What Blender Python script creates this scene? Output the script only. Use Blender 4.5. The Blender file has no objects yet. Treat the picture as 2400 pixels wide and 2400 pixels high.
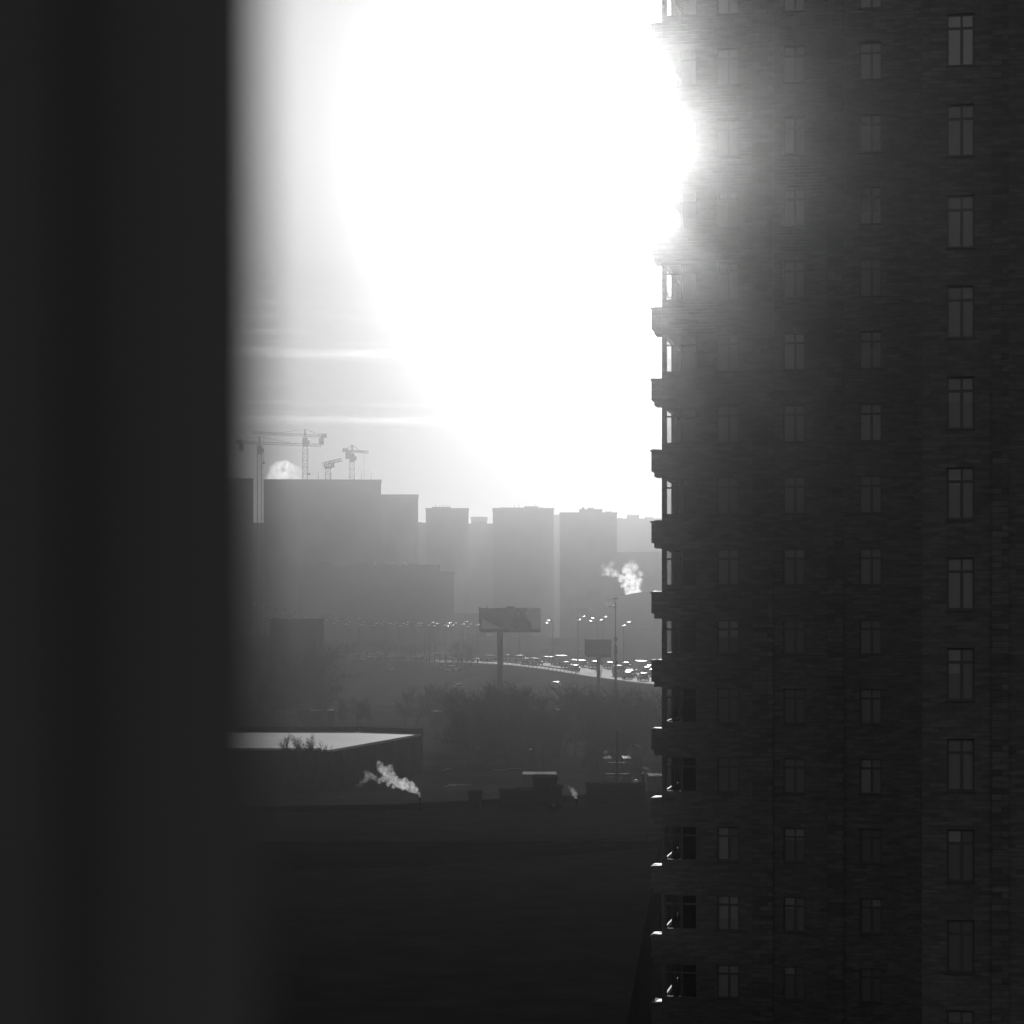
import bpy, bmesh, math, random
import numpy as np
from mathutils import Vector, Matrix, noise

random.seed(7)
R = math.radians
SC = bpy.context.scene
COL = SC.collection

# ------------------------------------------------------------------ camera
CAMZ = 18.0                       # eye height above the ground of the yard
F = 85.0 / 36.0 * 2400.0          # focal length in photo pixels (2400 px wide)
HX, HY = 1200.0, 1460.0           # vanishing point of the view axis in the photo

cam_d = bpy.data.cameras.new("camera")
cam = bpy.data.objects.new("camera", cam_d)
COL.objects.link(cam)
cam.location = (0, 0, CAMZ)
cam.rotation_euler = (R(90), 0, 0)
cam_d.sensor_width = 36
cam_d.lens = 85
cam_d.shift_y = (HY - 1200.0) / 2400.0
cam_d.clip_start = 0.05
cam_d.clip_end = 20000
cam_d.dof.use_dof = True
cam_d.dof.focus_distance = 140
cam_d.dof.aperture_fstop = 4.5
SC.camera = cam

# ------------------------------------------------------------------ sky and sun
SUN_AZ = math.atan2(1440 - HX, F)
SUN_EL = math.atan((HY - 345) / F)
w = bpy.data.worlds.new("World")
SC.world = w
w.use_nodes = True
nt = w.node_tree
nt.nodes.clear()
def N(tree, kind, **kw):
    n = tree.nodes.new(kind)
    for k, v in kw.items():
        if hasattr(n, k):
            setattr(n, k, v)
        else:
            n.inputs[k].default_value = v
    return n
def math_node(tree, op, a=None, b=None, c=None, clamp=False):
    n = tree.nodes.new('ShaderNodeMath'); n.operation = op; n.use_clamp = clamp
    for i, v in enumerate((a, b, c)):
        if v is None: continue
        if isinstance(v, (int, float)): n.inputs[i].default_value = v
        else: tree.links.new(v, n.inputs[i])
    return n.outputs[0]
out = N(nt, 'ShaderNodeOutputWorld')
bg = N(nt, 'ShaderNodeBackground', Strength=0.05)
sky = N(nt, 'ShaderNodeTexSky', sky_type='NISHITA', sun_disc=False)
sky.sun_elevation = SUN_EL
sky.sun_rotation = SUN_AZ
sky.air_density = 1.0; sky.dust_density = 0.4; sky.ozone_density = 1.0; sky.altitude = 150
bw = N(nt, 'ShaderNodeRGBToBW')                 # the photograph is black and white
nt.links.new(sky.outputs[0], bw.inputs[0])
# thin streaks of cirrus low over the horizon
tc = N(nt, 'ShaderNodeTexCoord')
sep = N(nt, 'ShaderNodeSeparateXYZ')
nt.links.new(tc.outputs['Generated'], sep.inputs[0])
az = math_node(nt, 'ARCTAN2', sep.outputs[0], sep.outputs[1])
el = math_node(nt, 'ARCSINE', sep.outputs[2])
warp = math_node(nt, 'MULTIPLY_ADD', math_node(nt, 'SINE', math_node(nt, 'MULTIPLY', az, 9.0)), 0.0012, el)
comb = N(nt, 'ShaderNodeCombineXYZ')
nt.links.new(math_node(nt, 'MULTIPLY', az, 7.0), comb.inputs[0])
nt.links.new(math_node(nt, 'MULTIPLY', warp, 190.0), comb.inputs[1])
nz = N(nt, 'ShaderNodeTexNoise', Scale=1.0, Detail=5.0, Roughness=0.62)
nt.links.new(comb.outputs[0], nz.inputs['Vector'])
streak = N(nt, 'ShaderNodeMapRange'); streak.interpolation_type = 'SMOOTHSTEP'
streak.inputs[1].default_value = 0.52; streak.inputs[2].default_value = 0.78
streak.inputs[3].default_value = 0.0; streak.inputs[4].default_value = 0.4
nt.links.new(nz.outputs[0], streak.inputs[0])
lo = N(nt, 'ShaderNodeMapRange'); lo.interpolation_type = 'SMOOTHSTEP'
for i, v in enumerate((R(3.6), R(5.0), 0.0, 1.0)): lo.inputs[i + 1].default_value = v
nt.links.new(el, lo.inputs[0])
hi = N(nt, 'ShaderNodeMapRange'); hi.interpolation_type = 'SMOOTHSTEP'
for i, v in enumerate((R(7.4), R(9.6), 1.0, 0.0)): hi.inputs[i + 1].default_value = v
nt.links.new(el, hi.inputs[0])
def band(center, width, gain, wob):
    """one long bank of cirrus at a given elevation (radians)"""
    wv = N(nt, 'ShaderNodeTexNoise', Scale=1.0, Detail=3.0)
    cb = N(nt, 'ShaderNodeCombineXYZ'); cb.inputs[1].default_value = wob
    nt.links.new(math_node(nt, 'MULTIPLY', az, 16.0), cb.inputs[0])
    nt.links.new(cb.outputs[0], wv.inputs['Vector'])
    off = math_node(nt, 'MULTIPLY_ADD', math_node(nt, 'SUBTRACT', wv.outputs[0], 0.5), 0.006, center)
    d = math_node(nt, 'DIVIDE', math_node(nt, 'SUBTRACT', el, off), width)
    g = math_node(nt, 'POWER', 2.718, math_node(nt, 'MULTIPLY', math_node(nt, 'MULTIPLY', d, d), -1.0))
    fib = math_node(nt, 'MULTIPLY', g, math_node(nt, 'MULTIPLY_ADD', nz.outputs[0], 2.2, -0.5, clamp=False))
    return math_node(nt, 'MULTIPLY', math_node(nt, 'MAXIMUM', fib, 0.0), gain)
s = math_node(nt, 'MULTIPLY', math_node(nt, 'MULTIPLY', streak.outputs[0], lo.outputs[0]), hi.outputs[0])
for c, wd, g, wob in ((math.atan((HY - 828) / F), 0.0018, 0.75, 1.3), (math.atan((HY - 985) / F), 0.0016, 0.7, 6.1),
                      (math.atan((HY - 745) / F), 0.0012, 0.35, 11.7), (math.atan((HY - 944) / F), 0.0008, 0.35, 17.7)):
    s = math_node(nt, 'ADD', s, band(c, wd, g, wob))
murk = N(nt, 'ShaderNodeMapRange')            # murky band of air low over the horizon, bright veil of high cloud above it
for i, v in enumerate((R(2.0), R(14.0), 0.38, 2.9)): murk.inputs[i + 1].default_value = v
nt.links.new(el, murk.inputs[0])
upper = N(nt, 'ShaderNodeMapRange')
for i, v in enumerate((R(8.0), R(14.0), 0.0, 1.9)): upper.inputs[i + 1].default_value = v
nt.links.new(el, upper.inputs[0])
veil = N(nt, 'ShaderNodeMapRange'); veil.interpolation_type = 'SMOOTHSTEP'
for i, v in enumerate((R(17.0), R(40.0), 1.0, 0.22)): veil.inputs[i + 1].default_value = v
nt.links.new(el, veil.inputs[0])
lum = math_node(nt, 'MULTIPLY', math_node(nt, 'MULTIPLY', bw.outputs[0], math_node(nt, 'MULTIPLY', math_node(nt, 'ADD', murk.outputs[0], upper.outputs[0]), veil.outputs[0])), math_node(nt, 'ADD', s, 1.0))
nt.links.new(lum, bg.inputs['Color'])
nt.links.new(bg.outputs[0], out.inputs['Surface'])

sun_d = bpy.data.lights.new("sun", 'SUN')
sun_d.energy = 5.0
sun_d.angle = R(0.53)
sun_d.color = (1, 1, 1)
sun = bpy.data.objects.new("sun", sun_d)
COL.objects.link(sun)
SUN_DIR = Vector((math.sin(SUN_AZ) * math.cos(SUN_EL), math.cos(SUN_AZ) * math.cos(SUN_EL), math.sin(SUN_EL)))
sun.rotation_euler = (-SUN_DIR).to_track_quat('-Z', 'Y').to_euler()
sun.location = (0, -20, 120)

SC.view_settings.view_transform = 'Standard'
SC.view_settings.look = 'None'
SC.view_settings.exposure = -2.05
SC.view_settings.gamma = 1.0
SC.view_settings.use_curve_mapping = False
SC.render.engine = 'CYCLES'
SC.cycles.use_denoising = True
SC.cycles.volume_bounces = 2
SC.cycles.transparent_max_bounces = 12
SC.cycles.max_bounces = 6
SC.cycles.sample_clamp_indirect = 6.0
SC.cycles.sample_clamp_direct = 0.0

HAZE_DENSITY = 3.35e-4
HAZE_ANISO = 0.962

# ------------------------------------------------------------------ helpers
def at(px, py, Y):
    """point of the place seen at photo pixel (px, py), Y metres in front of the camera"""
    return Vector(((px - HX) / F * Y, Y, CAMZ + (HY - py) / F * Y))

MATS = {}
def mat(name, base=0.1, rough=0.8, spec=0.2, var=0.25, scale=1.0, metal=0.0, bump=0.0, detail=4.0):
    if name in MATS: return MATS[name]
    m = bpy.data.materials.new(name); m.use_nodes = True
    t = m.node_tree; b = t.nodes['Principled BSDF']
    b.inputs['Roughness'].default_value = rough
    b.inputs['Specular IOR Level'].default_value = spec
    b.inputs['Metallic'].default_value = metal
    c = N(t, 'ShaderNodeTexCoord')
    n = N(t, 'ShaderNodeTexNoise', Scale=scale, Detail=detail, Roughness=0.6)
    t.links.new(c.outputs['Object'], n.inputs['Vector'])
    r = N(t, 'ShaderNodeMapRange')
    for i, v in enumerate((0.25, 0.75, base * (1 - var), base * (1 + var))): r.inputs[i + 1].default_value = v
    t.links.new(n.outputs[0], r.inputs[0])
    cc = N(t, 'ShaderNodeCombineColor')
    for i in range(3): t.links.new(r.outputs[0], cc.inputs[i])
    t.links.new(cc.outputs[0], b.inputs['Base Color'])
    if bump:
        bn = N(t, 'ShaderNodeBump', Strength=bump, Distance=0.05)
        t.links.new(n.outputs[0], bn.inputs['Height'])
        t.links.new(bn.outputs[0], b.inputs['Normal'])
    MATS[name] = m
    return m

def brick_mat(name, a, b_, mortar, row=0.075, width=0.42, bump=0.5):
    m = bpy.data.materials.new(name); m.use_nodes = True
    t = m.node_tree; p = t.nodes['Principled BSDF']
    p.inputs['Roughness'].default_value = 0.85
    p.inputs['Specular IOR Level'].default_value = 0.15
    c = N(t, 'ShaderNodeTexCoord'); sx = N(t, 'ShaderNodeSeparateXYZ')
    t.links.new(c.outputs['Object'], sx.inputs[0])
    cb = N(t, 'ShaderNodeCombineXYZ')
    t.links.new(math_node(t, 'ADD', sx.outputs[0], sx.outputs[1]), cb.inputs[0])
    t.links.new(sx.outputs[2], cb.inputs[1])
    br = N(t, 'ShaderNodeTexBrick')
    br.inputs['Scale'].default_value = 1.0
    br.inputs['Brick Width'].default_value = width
    br.inputs['Row Height'].default_value = row
    br.inputs['Mortar Size'].default_value = 0.012
    br.inputs['Color1'].default_value = (a, a, a, 1)
    br.inputs['Color2'].default_value = (b_, b_, b_, 1)
    br.inputs['Mortar'].default_value = (mortar, mortar, mortar, 1)
    t.links.new(cb.outputs[0], br.inputs['Vector'])
    # patches of lighter and darker courses
    mp = N(t, 'ShaderNodeMapping'); mp.inputs['Scale'].default_value = (1.6, 6.5, 1)
    t.links.new(cb.outputs[0], mp.inputs['Vector'])
    n1 = N(t, 'ShaderNodeTexNoise', Scale=1.0, Detail=6.0, Roughness=0.65)
    t.links.new(mp.outputs[0], n1.inputs['Vector'])
    r = N(t, 'ShaderNodeMapRange')
    for i, v in enumerate((0.3, 0.72, 0.72, 1.3)): r.inputs[i + 1].default_value = v
    t.links.new(n1.outputs[0], r.inputs[0])
    mx = N(t, 'ShaderNodeMix', data_type='RGBA', blend_type='MULTIPLY')
    mx.inputs[0].default_value = 1.0
    t.links.new(br.outputs['Color'], mx.inputs[6])
    cc = N(t, 'ShaderNodeCombineColor')
    for i in range(3): t.links.new(r.outputs[0], cc.inputs[i])
    t.links.new(cc.outputs[0], mx.inputs[7])
    t.links.new(mx.outputs[2], p.inputs['Base Color'])
    bn = N(t, 'ShaderNodeBump', Strength=bump, Distance=0.03)
    t.links.new(math_node(t, 'MULTIPLY_ADD', n1.outputs[0], 0.7, br.outputs['Fac']), bn.inputs['Height'])
    bn.invert = True
    t.links.new(bn.outputs[0], p.inputs['Normal'])
    return m

def glass_mat(name, through, rough=0.03):
    m = bpy.data.materials.new(name); m.use_nodes = True
    t = m.node_tree
    for n in list(t.nodes):
        if n.type != 'OUTPUT_MATERIAL': t.nodes.remove(n)
    o = t.nodes['Material Output']
    g = N(t, 'ShaderNodeBsdfGlossy', Roughness=rough); g.inputs['Color'].default_value = (.9, .9, .9, 1)
    fr = N(t, 'ShaderNodeFresnel'); fr.inputs[0].default_value = 1.5
    refl = math_node(t, 'MULTIPLY_ADD', fr.outputs[0], 0.9, 0.06)
    if through: refl = math_node(t, 'MINIMUM', refl, 0.10)
    mx = N(t, 'ShaderNodeMixShader')
    if through:
        d = N(t, 'ShaderNodeBsdfTransparent'); d.inputs[0].default_value = (.9, .9, .9, 1)
    else:
        d = N(t, 'ShaderNodeBsdfDiffuse')
        oi = N(t, 'ShaderNodeObjectInfo')
        pw = math_node(t, 'POWER', oi.outputs['Random'], 2.0)
        v = math_node(t, 'MULTIPLY_ADD', pw, 0.24, 0.33)     # sky reflection painted in as a pale base; a few panes paler for curtains
        cc = N(t, 'ShaderNodeCombineColor')
        for i in range(3): t.links.new(v, cc.inputs[i])
        t.links.new(cc.outputs[0], d.inputs[0])
    t.links.new(refl, mx.inputs[0])
    t.links.new(d.outputs[0], mx.inputs[1]); t.links.new(g.outputs[0], mx.inputs[2])
    t.links.new(mx.outputs[0], o.inputs['Surface'])
    return m

class MB:
    """collects shapes for ONE mesh object"""
    def __init__(self): self.v = []; self.f = []; self.m = []; self.mi = 0
    def add(self, vs, fs):
        o = len(self.v); self.v += [tuple(p) for p in vs]
        self.f += [tuple(o + i for i in f) for f in fs]; self.m += [self.mi] * len(fs)
    def box(self, x0, x1, y0, y1, z0, z1, M=None):
        vs = [Vector((x, y, z)) for z in (z0, z1) for y in (y0, y1) for x in (x0, x1)]
        if M is not None: vs = [M @ p for p in vs]
        self.add(vs, [(0, 2, 3, 1), (4, 5, 7, 6), (0, 1, 5, 4), (2, 6, 7, 3), (0, 4, 6, 2), (1, 3, 7, 5)])
    def tube(self, a, b, r0, r1=None, n=6, cap=True):
        a, b = Vector(a), Vector(b); r1 = r0 if r1 is None else r1
        d = (b - a)
        if d.length < 1e-6: return
        d.normalize()
        u = d.orthogonal().normalized(); v = d.cross(u)
        vs = []
        for c, r in ((a, r0), (b, r1)):
            for i in range(n):
                t = 2 * math.pi * i / n
                vs.append(c + (u * math.cos(t) + v * math.sin(t)) * r)
        fs = [(i, (i + 1) % n, n + (i + 1) % n, n + i) for i in range(n)]
        if cap: fs += [tuple(range(n - 1, -1, -1)), tuple(range(n, 2 * n))]
        self.add(vs, fs)
    def ellipsoid(self, c, rx, ry, rz, n=10, k=6, M=None):
        vs = [Vector((0, 0, -rz))]
        for j in range(1, k):
            ph = -math.pi / 2 + math.pi * j / k
            for i in range(n):
                t = 2 * math.pi * i / n
                vs.append(Vector((rx * math.cos(ph) * math.cos(t), ry * math.cos(ph) * math.sin(t), rz * math.sin(ph))))
        vs.append(Vector((0, 0, rz)))
        fs = [(0, 1 + (i + 1) % n, 1 + i) for i in range(n)]
        for j in range(k - 2):
            b = 1 + j * n
            fs += [(b + i, b + (i + 1) % n, b + n + (i + 1) % n, b + n + i) for i in range(n)]
        b = 1 + (k - 2) * n; top = len(vs) - 1
        fs += [(b + i, b + (i + 1) % n, top) for i in range(n)]
        if M is not None: vs = [M @ p for p in vs]
        self.add([p + Vector(c) for p in vs], fs)
    def prism(self, poly, z0, z1):
        """poly: list of (x, y) counter-clockwise; z0/z1 numbers or lists"""
        n = len(poly)
        a = [z0] * n if isinstance(z0, (int, float)) else z0
        b = [z1] * n if isinstance(z1, (int, float)) else z1
        vs = [(p[0], p[1], a[i]) for i, p in enumerate(poly)] + [(p[0], p[1], b[i]) for i, p in enumerate(poly)]
        fs = [(i, (i + 1) % n, n + (i + 1) % n, n + i) for i in range(n)]
        fs += [tuple(range(n - 1, -1, -1)), tuple(range(n, 2 * n))]
        self.add(vs, fs)
    def build(self, name, material, parent=None, smooth=False):
        me = bpy.data.meshes.new(name)
        me.from_pydata(self.v, [], self.f); me.update()
        mats = material if isinstance(material, (list, tuple)) else [material]
        for x in mats: me.materials.append(x)
        if len(mats) > 1: me.polygons.foreach_set('material_index', self.m)
        if smooth: me.polygons.foreach_set('use_smooth', [True] * len(me.polygons))
        o = bpy.data.objects.new(name, me); COL.objects.link(o)
        if parent is not None: o.parent = parent
        return o

def tag(o, label=None, cat=None, group=None, kind=None):
    if label: o['label'] = label
    if cat: o['category'] = cat
    if group: o['group'] = group
    if kind: o['kind'] = kind
    return o
def thing(name, label, cat, loc=(0, 0, 0), rz=0.0, group=None):
    o = bpy.data.objects.new(name, None); COL.objects.link(o)
    o.empty_display_size = 0.5
    o.location = loc; o.rotation_euler = (0, 0, rz)
    return tag(o, label, cat, group)
KIDS = {}
def copy_tree(o, parent=None):
    c = o.copy(); COL.objects.link(c); c.parent = parent
    for ch in list(o.children): copy_tree(ch, c)
    return c
def copy_flat(mesh_obj, parent):
    c = mesh_obj.copy(); COL.objects.link(c); c.parent = parent
    return c

# ------------------------------------------------------------------ materials
M_brick = brick_mat("dark_brick", 0.20, 0.30, 0.22, row=0.14, width=0.55)
M_brick_rough = brick_mat("split_stone", 0.16, 0.31, 0.16, row=0.2, width=0.62, bump=0.4)
M_frame = mat("window_frame_paint", 0.2, 0.5, 0.3, 0.1)
M_pane = glass_mat("window_glass", False)
M_pane_clear = glass_mat("corner_glass", True)
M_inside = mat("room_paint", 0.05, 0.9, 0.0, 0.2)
M_concrete = mat("concrete", 0.22, 0.9, 0.1, 0.2, 0.4)
M_far = mat("panel_wall", 0.12, 0.9, 0.05, 0.2, 0.05)
M_far_dark = mat("dark_panel_wall", 0.06, 0.9, 0.05, 0.2, 0.05)
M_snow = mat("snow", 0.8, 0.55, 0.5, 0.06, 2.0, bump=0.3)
M_roofsnow = mat("icy_snow", 0.8, 0.6, 0.30, 0.15, 0.12, bump=0.0)
M_dark = mat("dark_metal", 0.03, 0.6, 0.1, 0.2)
M_steel = mat("grey_steel", 0.12, 0.5, 0.3, 0.2)
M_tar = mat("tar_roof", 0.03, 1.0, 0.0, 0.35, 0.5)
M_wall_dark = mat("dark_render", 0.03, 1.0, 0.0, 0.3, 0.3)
M_bark = mat("bark", 0.05, 0.95, 0.0, 0.25, 3.0)
M_road = mat("wet_asphalt", 0.06, 0.7, 0.03, 0.35, 0.12)
M_lamp = mat("lamp_enamel", 0.85, 0.30, 1.0, 0.05, metal=1.0)

# ------------------------------------------------------------------ terrain, highway
PATH = np.array([(150, 60, 6.2), (100, 250, 6.2), (60, 360, 6.2), (43, 440, 6.2), (29.5, 521, 6.3), (14.4, 578, 7.5), (0, 612, 8.0),
                 (-22.6, 640, 8.1), (-41.3, 668, 8.3), (-62, 702, 10.4), (-79, 745, 14.0), (-110, 790, 14.0), (-300, 900, 12.0)], float)
def smooth_path(P, n=8):
    out = []
    for i in range(len(P) - 1):
        p0 = P[max(i - 1, 0)]; p1 = P[i]; p2 = P[i + 1]; p3 = P[min(i + 2, len(P) - 1)]
        for k in range(n):
            t = k / n
            out.append(0.5 * (2 * p1 + (p2 - p0) * t + (2 * p0 - 5 * p1 + 4 * p2 - p3) * t * t + (3 * p1 - p0 - 3 * p2 + p3) * t ** 3))
    out.append(P[-1]); return np.array(out)
PTH = smooth_path(PATH)
def sstep(x): 
    x = np.clip(x, 0, 1); return x * x * (3 - 2 * x)
def terrain(x, y):
    x = np.atleast_1d(np.asarray(x, float)); y = np.atleast_1d(np.asarray(y, float))
    best = np.full(x.shape, 1e18); s = np.zeros(x.shape); zr = np.zeros(x.shape)
    for i in range(len(PTH) - 1):
        a, b = PTH[i], PTH[i + 1]
        d = b[:2] - a[:2]; L2 = d @ d; L = math.sqrt(L2)
        t = np.clip(((x - a[0]) * d[0] + (y - a[1]) * d[1]) / L2, 0, 1)
        qx, qy = a[0] + d[0] * t, a[1] + d[1] * t
        dd = (x - qx) ** 2 + (y - qy) ** 2
        side = ((x - qx) * (-d[1]) + (y - qy) * d[0]) / L
        m = dd < best
        best = np.where(m, dd, best)
        dist = np.sqrt(dd)
        s = np.where(m, np.where(side > 0, dist, -dist), s)
        zr = np.where(m, a[2] + (b[2] - a[2]) * t, zr)
    near = (zr - 0.25) * (1 - sstep((s - 13) / 30))
    far = (zr - 0.25) + (6.0 - zr) * sstep((-s - 40) / 300)
    return np.where(s > 0, near, far)
def ground_z(x, y): return float(terrain(x, y)[0])
def ground_hit(px, py, lift=0.0, y0=150.0, y1=1400.0):
    """nearest place along a sight line where something `lift` m above the ground is seen"""
    for Y in np.arange(y0, y1, 3.0):
        p = at(px, py, Y)
        if p.z <= ground_z(p.x, p.y) + lift: return p
    return at(px, py, y1)

xs = sorted(set([-3200, -2000, -1200, -800, -600] + list(range(-400, 401, 10)) + [600, 900, 1500, 3200]))
ys = sorted(set([-300, -100, 0, 50] + list(range(80, 1500, 10)) + [1600, 1800, 2200, 3000, 4500, 5900]))
gx, gy = np.meshgrid(xs, ys)
gz = terrain(gx.ravel(), gy.ravel())
gm = MB()
gv = [(float(a), float(b), float(c)) for a, b, c in zip(gx.ravel(), gy.ravel(), gz)]
for i, (a, b, c) in enumerate(gv):
    if 150 < b < 1400 and abs(a) < 400:
        c += 0.35 * noise.noise(Vector((a * 0.03, b * 0.03, 0))) * min(1, max(0, (6 - c) / 2))
        gv[i] = (a, b, c)
nx = len(xs)
gf = [(j * nx + i, j * nx + i + 1, (j + 1) * nx + i + 1, (j + 1) * nx + i) for j in range(len(ys) - 1) for i in range(nx - 1)]
gm.add(gv, gf)
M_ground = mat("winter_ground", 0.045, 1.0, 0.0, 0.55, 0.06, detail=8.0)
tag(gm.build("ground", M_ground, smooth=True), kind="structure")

def strip(name, o0, o1, lift, material, i0=0, i1=None, thick=None):
    b = MB(); pts = []
    P = PTH[i0:i1]
    for k in range(len(P)):
        a = P[max(k - 1, 0)]; c = P[min(k + 1, len(P) - 1)]
        d = (c - a)[:2]; d = d / np.linalg.norm(d); n = np.array((-d[1], d[0]))
        for o in (o0, o1):
            q = P[k][:2] + n * o; pts.append((q[0], q[1], P[k][2] + lift))
    b.add(pts, [(2 * k, 2 * k + 1, 2 * k + 3, 2 * k + 2) for k in range(len(P) - 1)])
    o = b.build(name, material)
    # make sure faces look up
    if o.data.polygons[0].normal.z < 0: o.data.flip_normals()
    return o
tag(strip("road", -12.0, 11.0, 0.0, M_road), kind="structure")
M_mark = mat("road_paint", 0.35, 0.9, 0.0, 0.2, 1.0)
tag(strip("road_edge_line", 9.6, 9.85, 0.006, M_mark), kind="structure")
tag(strip("road_centre_line", -0.6, -0.3, 0.006, M_mark), kind="structure")

def road_point(s_frac_y, off):
    """point on the highway at depth Y, offset metres to the left of the centre line; also heading"""
    for i in range(len(PTH) - 1):
        a, b = PTH[i], PTH[i + 1]
        if a[1] <= s_frac_y <= b[1]:
            t = (s_frac_y - a[1]) / (b[1] - a[1]); q = a + (b - a) * t
            d = (b - a)[:2]; d = d / np.linalg.norm(d); n = np.array((-d[1], d[0]))
            return Vector((q[0] + n[0] * off, q[1] + n[1] * off, q[2])), math.atan2(d[1], d[0])
    return Vector((0, 0, 0)), 0
def road_at_px(px, off):
    best, bd = None, 1e9
    for Y in np.arange(380, 880, 2.0):
        p, h = road_point(Y, off)
        d = abs(HX + F * p.x / p.y - px)
        if d < bd: bd, best = d, (p, h)
    return best

# ------------------------------------------------------------------ haze
hz = MB(); hz.box(-3300, 3300, -400, 6000, -2.0, 93.0)
M_haze = bpy.data.materials.new("haze"); M_haze.use_nodes = True
t = M_haze.node_tree; t.nodes.remove(t.nodes['Principled BSDF'])
pv = N(t, 'ShaderNodeVolumePrincipled', Density=HAZE_DENSITY, Anisotropy=HAZE_ANISO)
pv.inputs['Color'].default_value = (0.97, 0.97, 0.97, 1)
t.links.new(pv.outputs[0], t.nodes['Material Output'].inputs['Volume'])
tag(hz.build("haze", M_haze), kind="stuff")

# ------------------------------------------------------------------ brick towers
PHI = R(10.0)
CU, SU = math.cos(PHI), math.sin(PHI)
def wall_sheet(us, zs, holes, to3, depth, depth_dir):
    """front sheet with real openings and reveals; us/zs sorted cuts, holes = set of (i, j) cells left open"""
    b = MB(); nu = len(us)
    vs = [to3(u, 0.0, z) for z in zs for u in us]
    fs = []
    for j in range(len(zs) - 1):
        for i in range(nu - 1):
            if (i, j) not in holes: fs.append((j * nu + i, j * nu + i + 1, (j + 1) * nu + i + 1, (j + 1) * nu + i))
    b.add(vs, fs)
    for (i, j) in holes:
        u0, u1, z0, z1 = us[i], us[i + 1], zs[j], zs[j + 1]
        q = [to3(u0, 0, z0), to3(u1, 0, z0), to3(u1, 0, z1), to3(u0, 0, z1)]
        r = [to3(u0, depth, z0), to3(u1, depth, z0), to3(u1, depth, z1), to3(u0, depth, z1)]
        b.add(q + r, [(0, 4, 5, 1), (1, 5, 6, 2), (2, 6, 7, 3), (3, 7, 4, 0)])
    return b
def window_meshes(w_, h, mull=0.54, trans=0.27, bar=0.06, thick=0.07):
    """frame and pane with the lower left corner at the origin, in the x/z plane"""
    f = MB()
    f.box(0, bar, 0, thick, 0, h); f.box(w_ - bar, w_, 0, thick, 0, h)
    f.box(bar, w_ - bar, 0, thick, 0, bar); f.box(bar, w_ - bar, 0, thick, h - bar, h)
    p = MB(); p.box(bar, w_ - bar, thick * .5 - .006, thick * .5 + .006, bar, h - bar)
    if mull is None: return f, p
    zt = h * (1 - trans); um = w_ * mull
    f.box(bar, w_ - bar, 0.004, thick - 0.004, zt - bar * .8, zt + bar * .8)
    f.box(um - bar * .9, um + bar * .9, 0.002, thick - 0.002, bar, zt - bar * .8)
    f.box(um - bar * .6, um + bar * .6, 0.002, thick - 0.002, zt + bar * .8, h - bar)
    return f, p

D1 = 101.6
C1 = Vector(((1551 - HX) / F * D1, D1, 0))
PX1 = D1 / F
def u_of(px, C, Y0):
    k = (px - HX) / F        # X = k Y ; X = C.x + u CU ; Y = C.y - u SU
    return (k * C.y - C.x) / (CU + k * SU)
def z1(py): return CAMZ + (HY - py) * PX1

tower = thing("brick_tower", "tall dark brick tower with a stepped ledge at every storey on its left corner", "tower", C1, -PHI)
ledges = [-447, -280, -113, 54, 220, 387, 554, 721, 888, 1055, 1222, 1388, 1548, 1709, 1871, 2031, 2193, 2352, 2512, 2672, 2832]
cols = [(1681, 1732), (1836, 1887), (2015, 2067)]
cw = (0.11, u_of(1633, C1, D1))
cuts = [0.0, cw[0], cw[1]]
for a, b in cols: cuts += [u_of(a, C1, D1), u_of(b, C1, D1)]
W1 = 13.6
cuts.append(W1)
zt_roof = z1(-447 - 20)
rows = []                                   # (z bottom, z top) of the windows of a storey
for k in range(1, len(ledges)):
    rows.append((z1(ledges[k] - 15), z1(ledges[k - 1] + 65), ledges[k]))
rows = sorted(r for r in rows if r[0] > 0.6)
zs = [-0.2]
for a, b, _ in rows: zs += [a, b]
zs.append(zt_roof)
holes = set()
for j in range(len(rows)):
    for i in (1, 3, 5, 7): holes.add((i, 2 * j + 1))
fw = wall_sheet(cuts, zs, holes, lambda u, d, z: (u, d, z), 0.28, None)
# the left return wall, open at the corner rooms
vc = [0.0, 0.25, 3.65, 4.25, 6.05, 19.0]
lh = set()
for j in range(len(rows)):
    lh.add((1, 2 * j + 1)); lh.add((3, 2 * j + 1))
lw = wall_sheet([-v for v in reversed(vc)], zs, {(len(vc) - 2 - i, j) for i, j in lh}, lambda u, d, z: (d, -u, z), 0.2, None)
fw.add(lw.v, lw.f)
# back, right and top
fw.box(0.0, W1, 19.0, 19.3, 0, zt_roof); fw.add([(W1, 0, 0), (W1, 19.0, 0), (W1, 19.0, zt_roof), (W1, 0, zt_roof)], [(0, 1, 2, 3)])
fw.build("wall", M_brick, tower)
rf = MB(); rf.box(-0.3, W1 + .3, -0.3, 19.6, zt_roof, zt_roof + .6); rf.build("roof", M_brick, tower)
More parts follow.
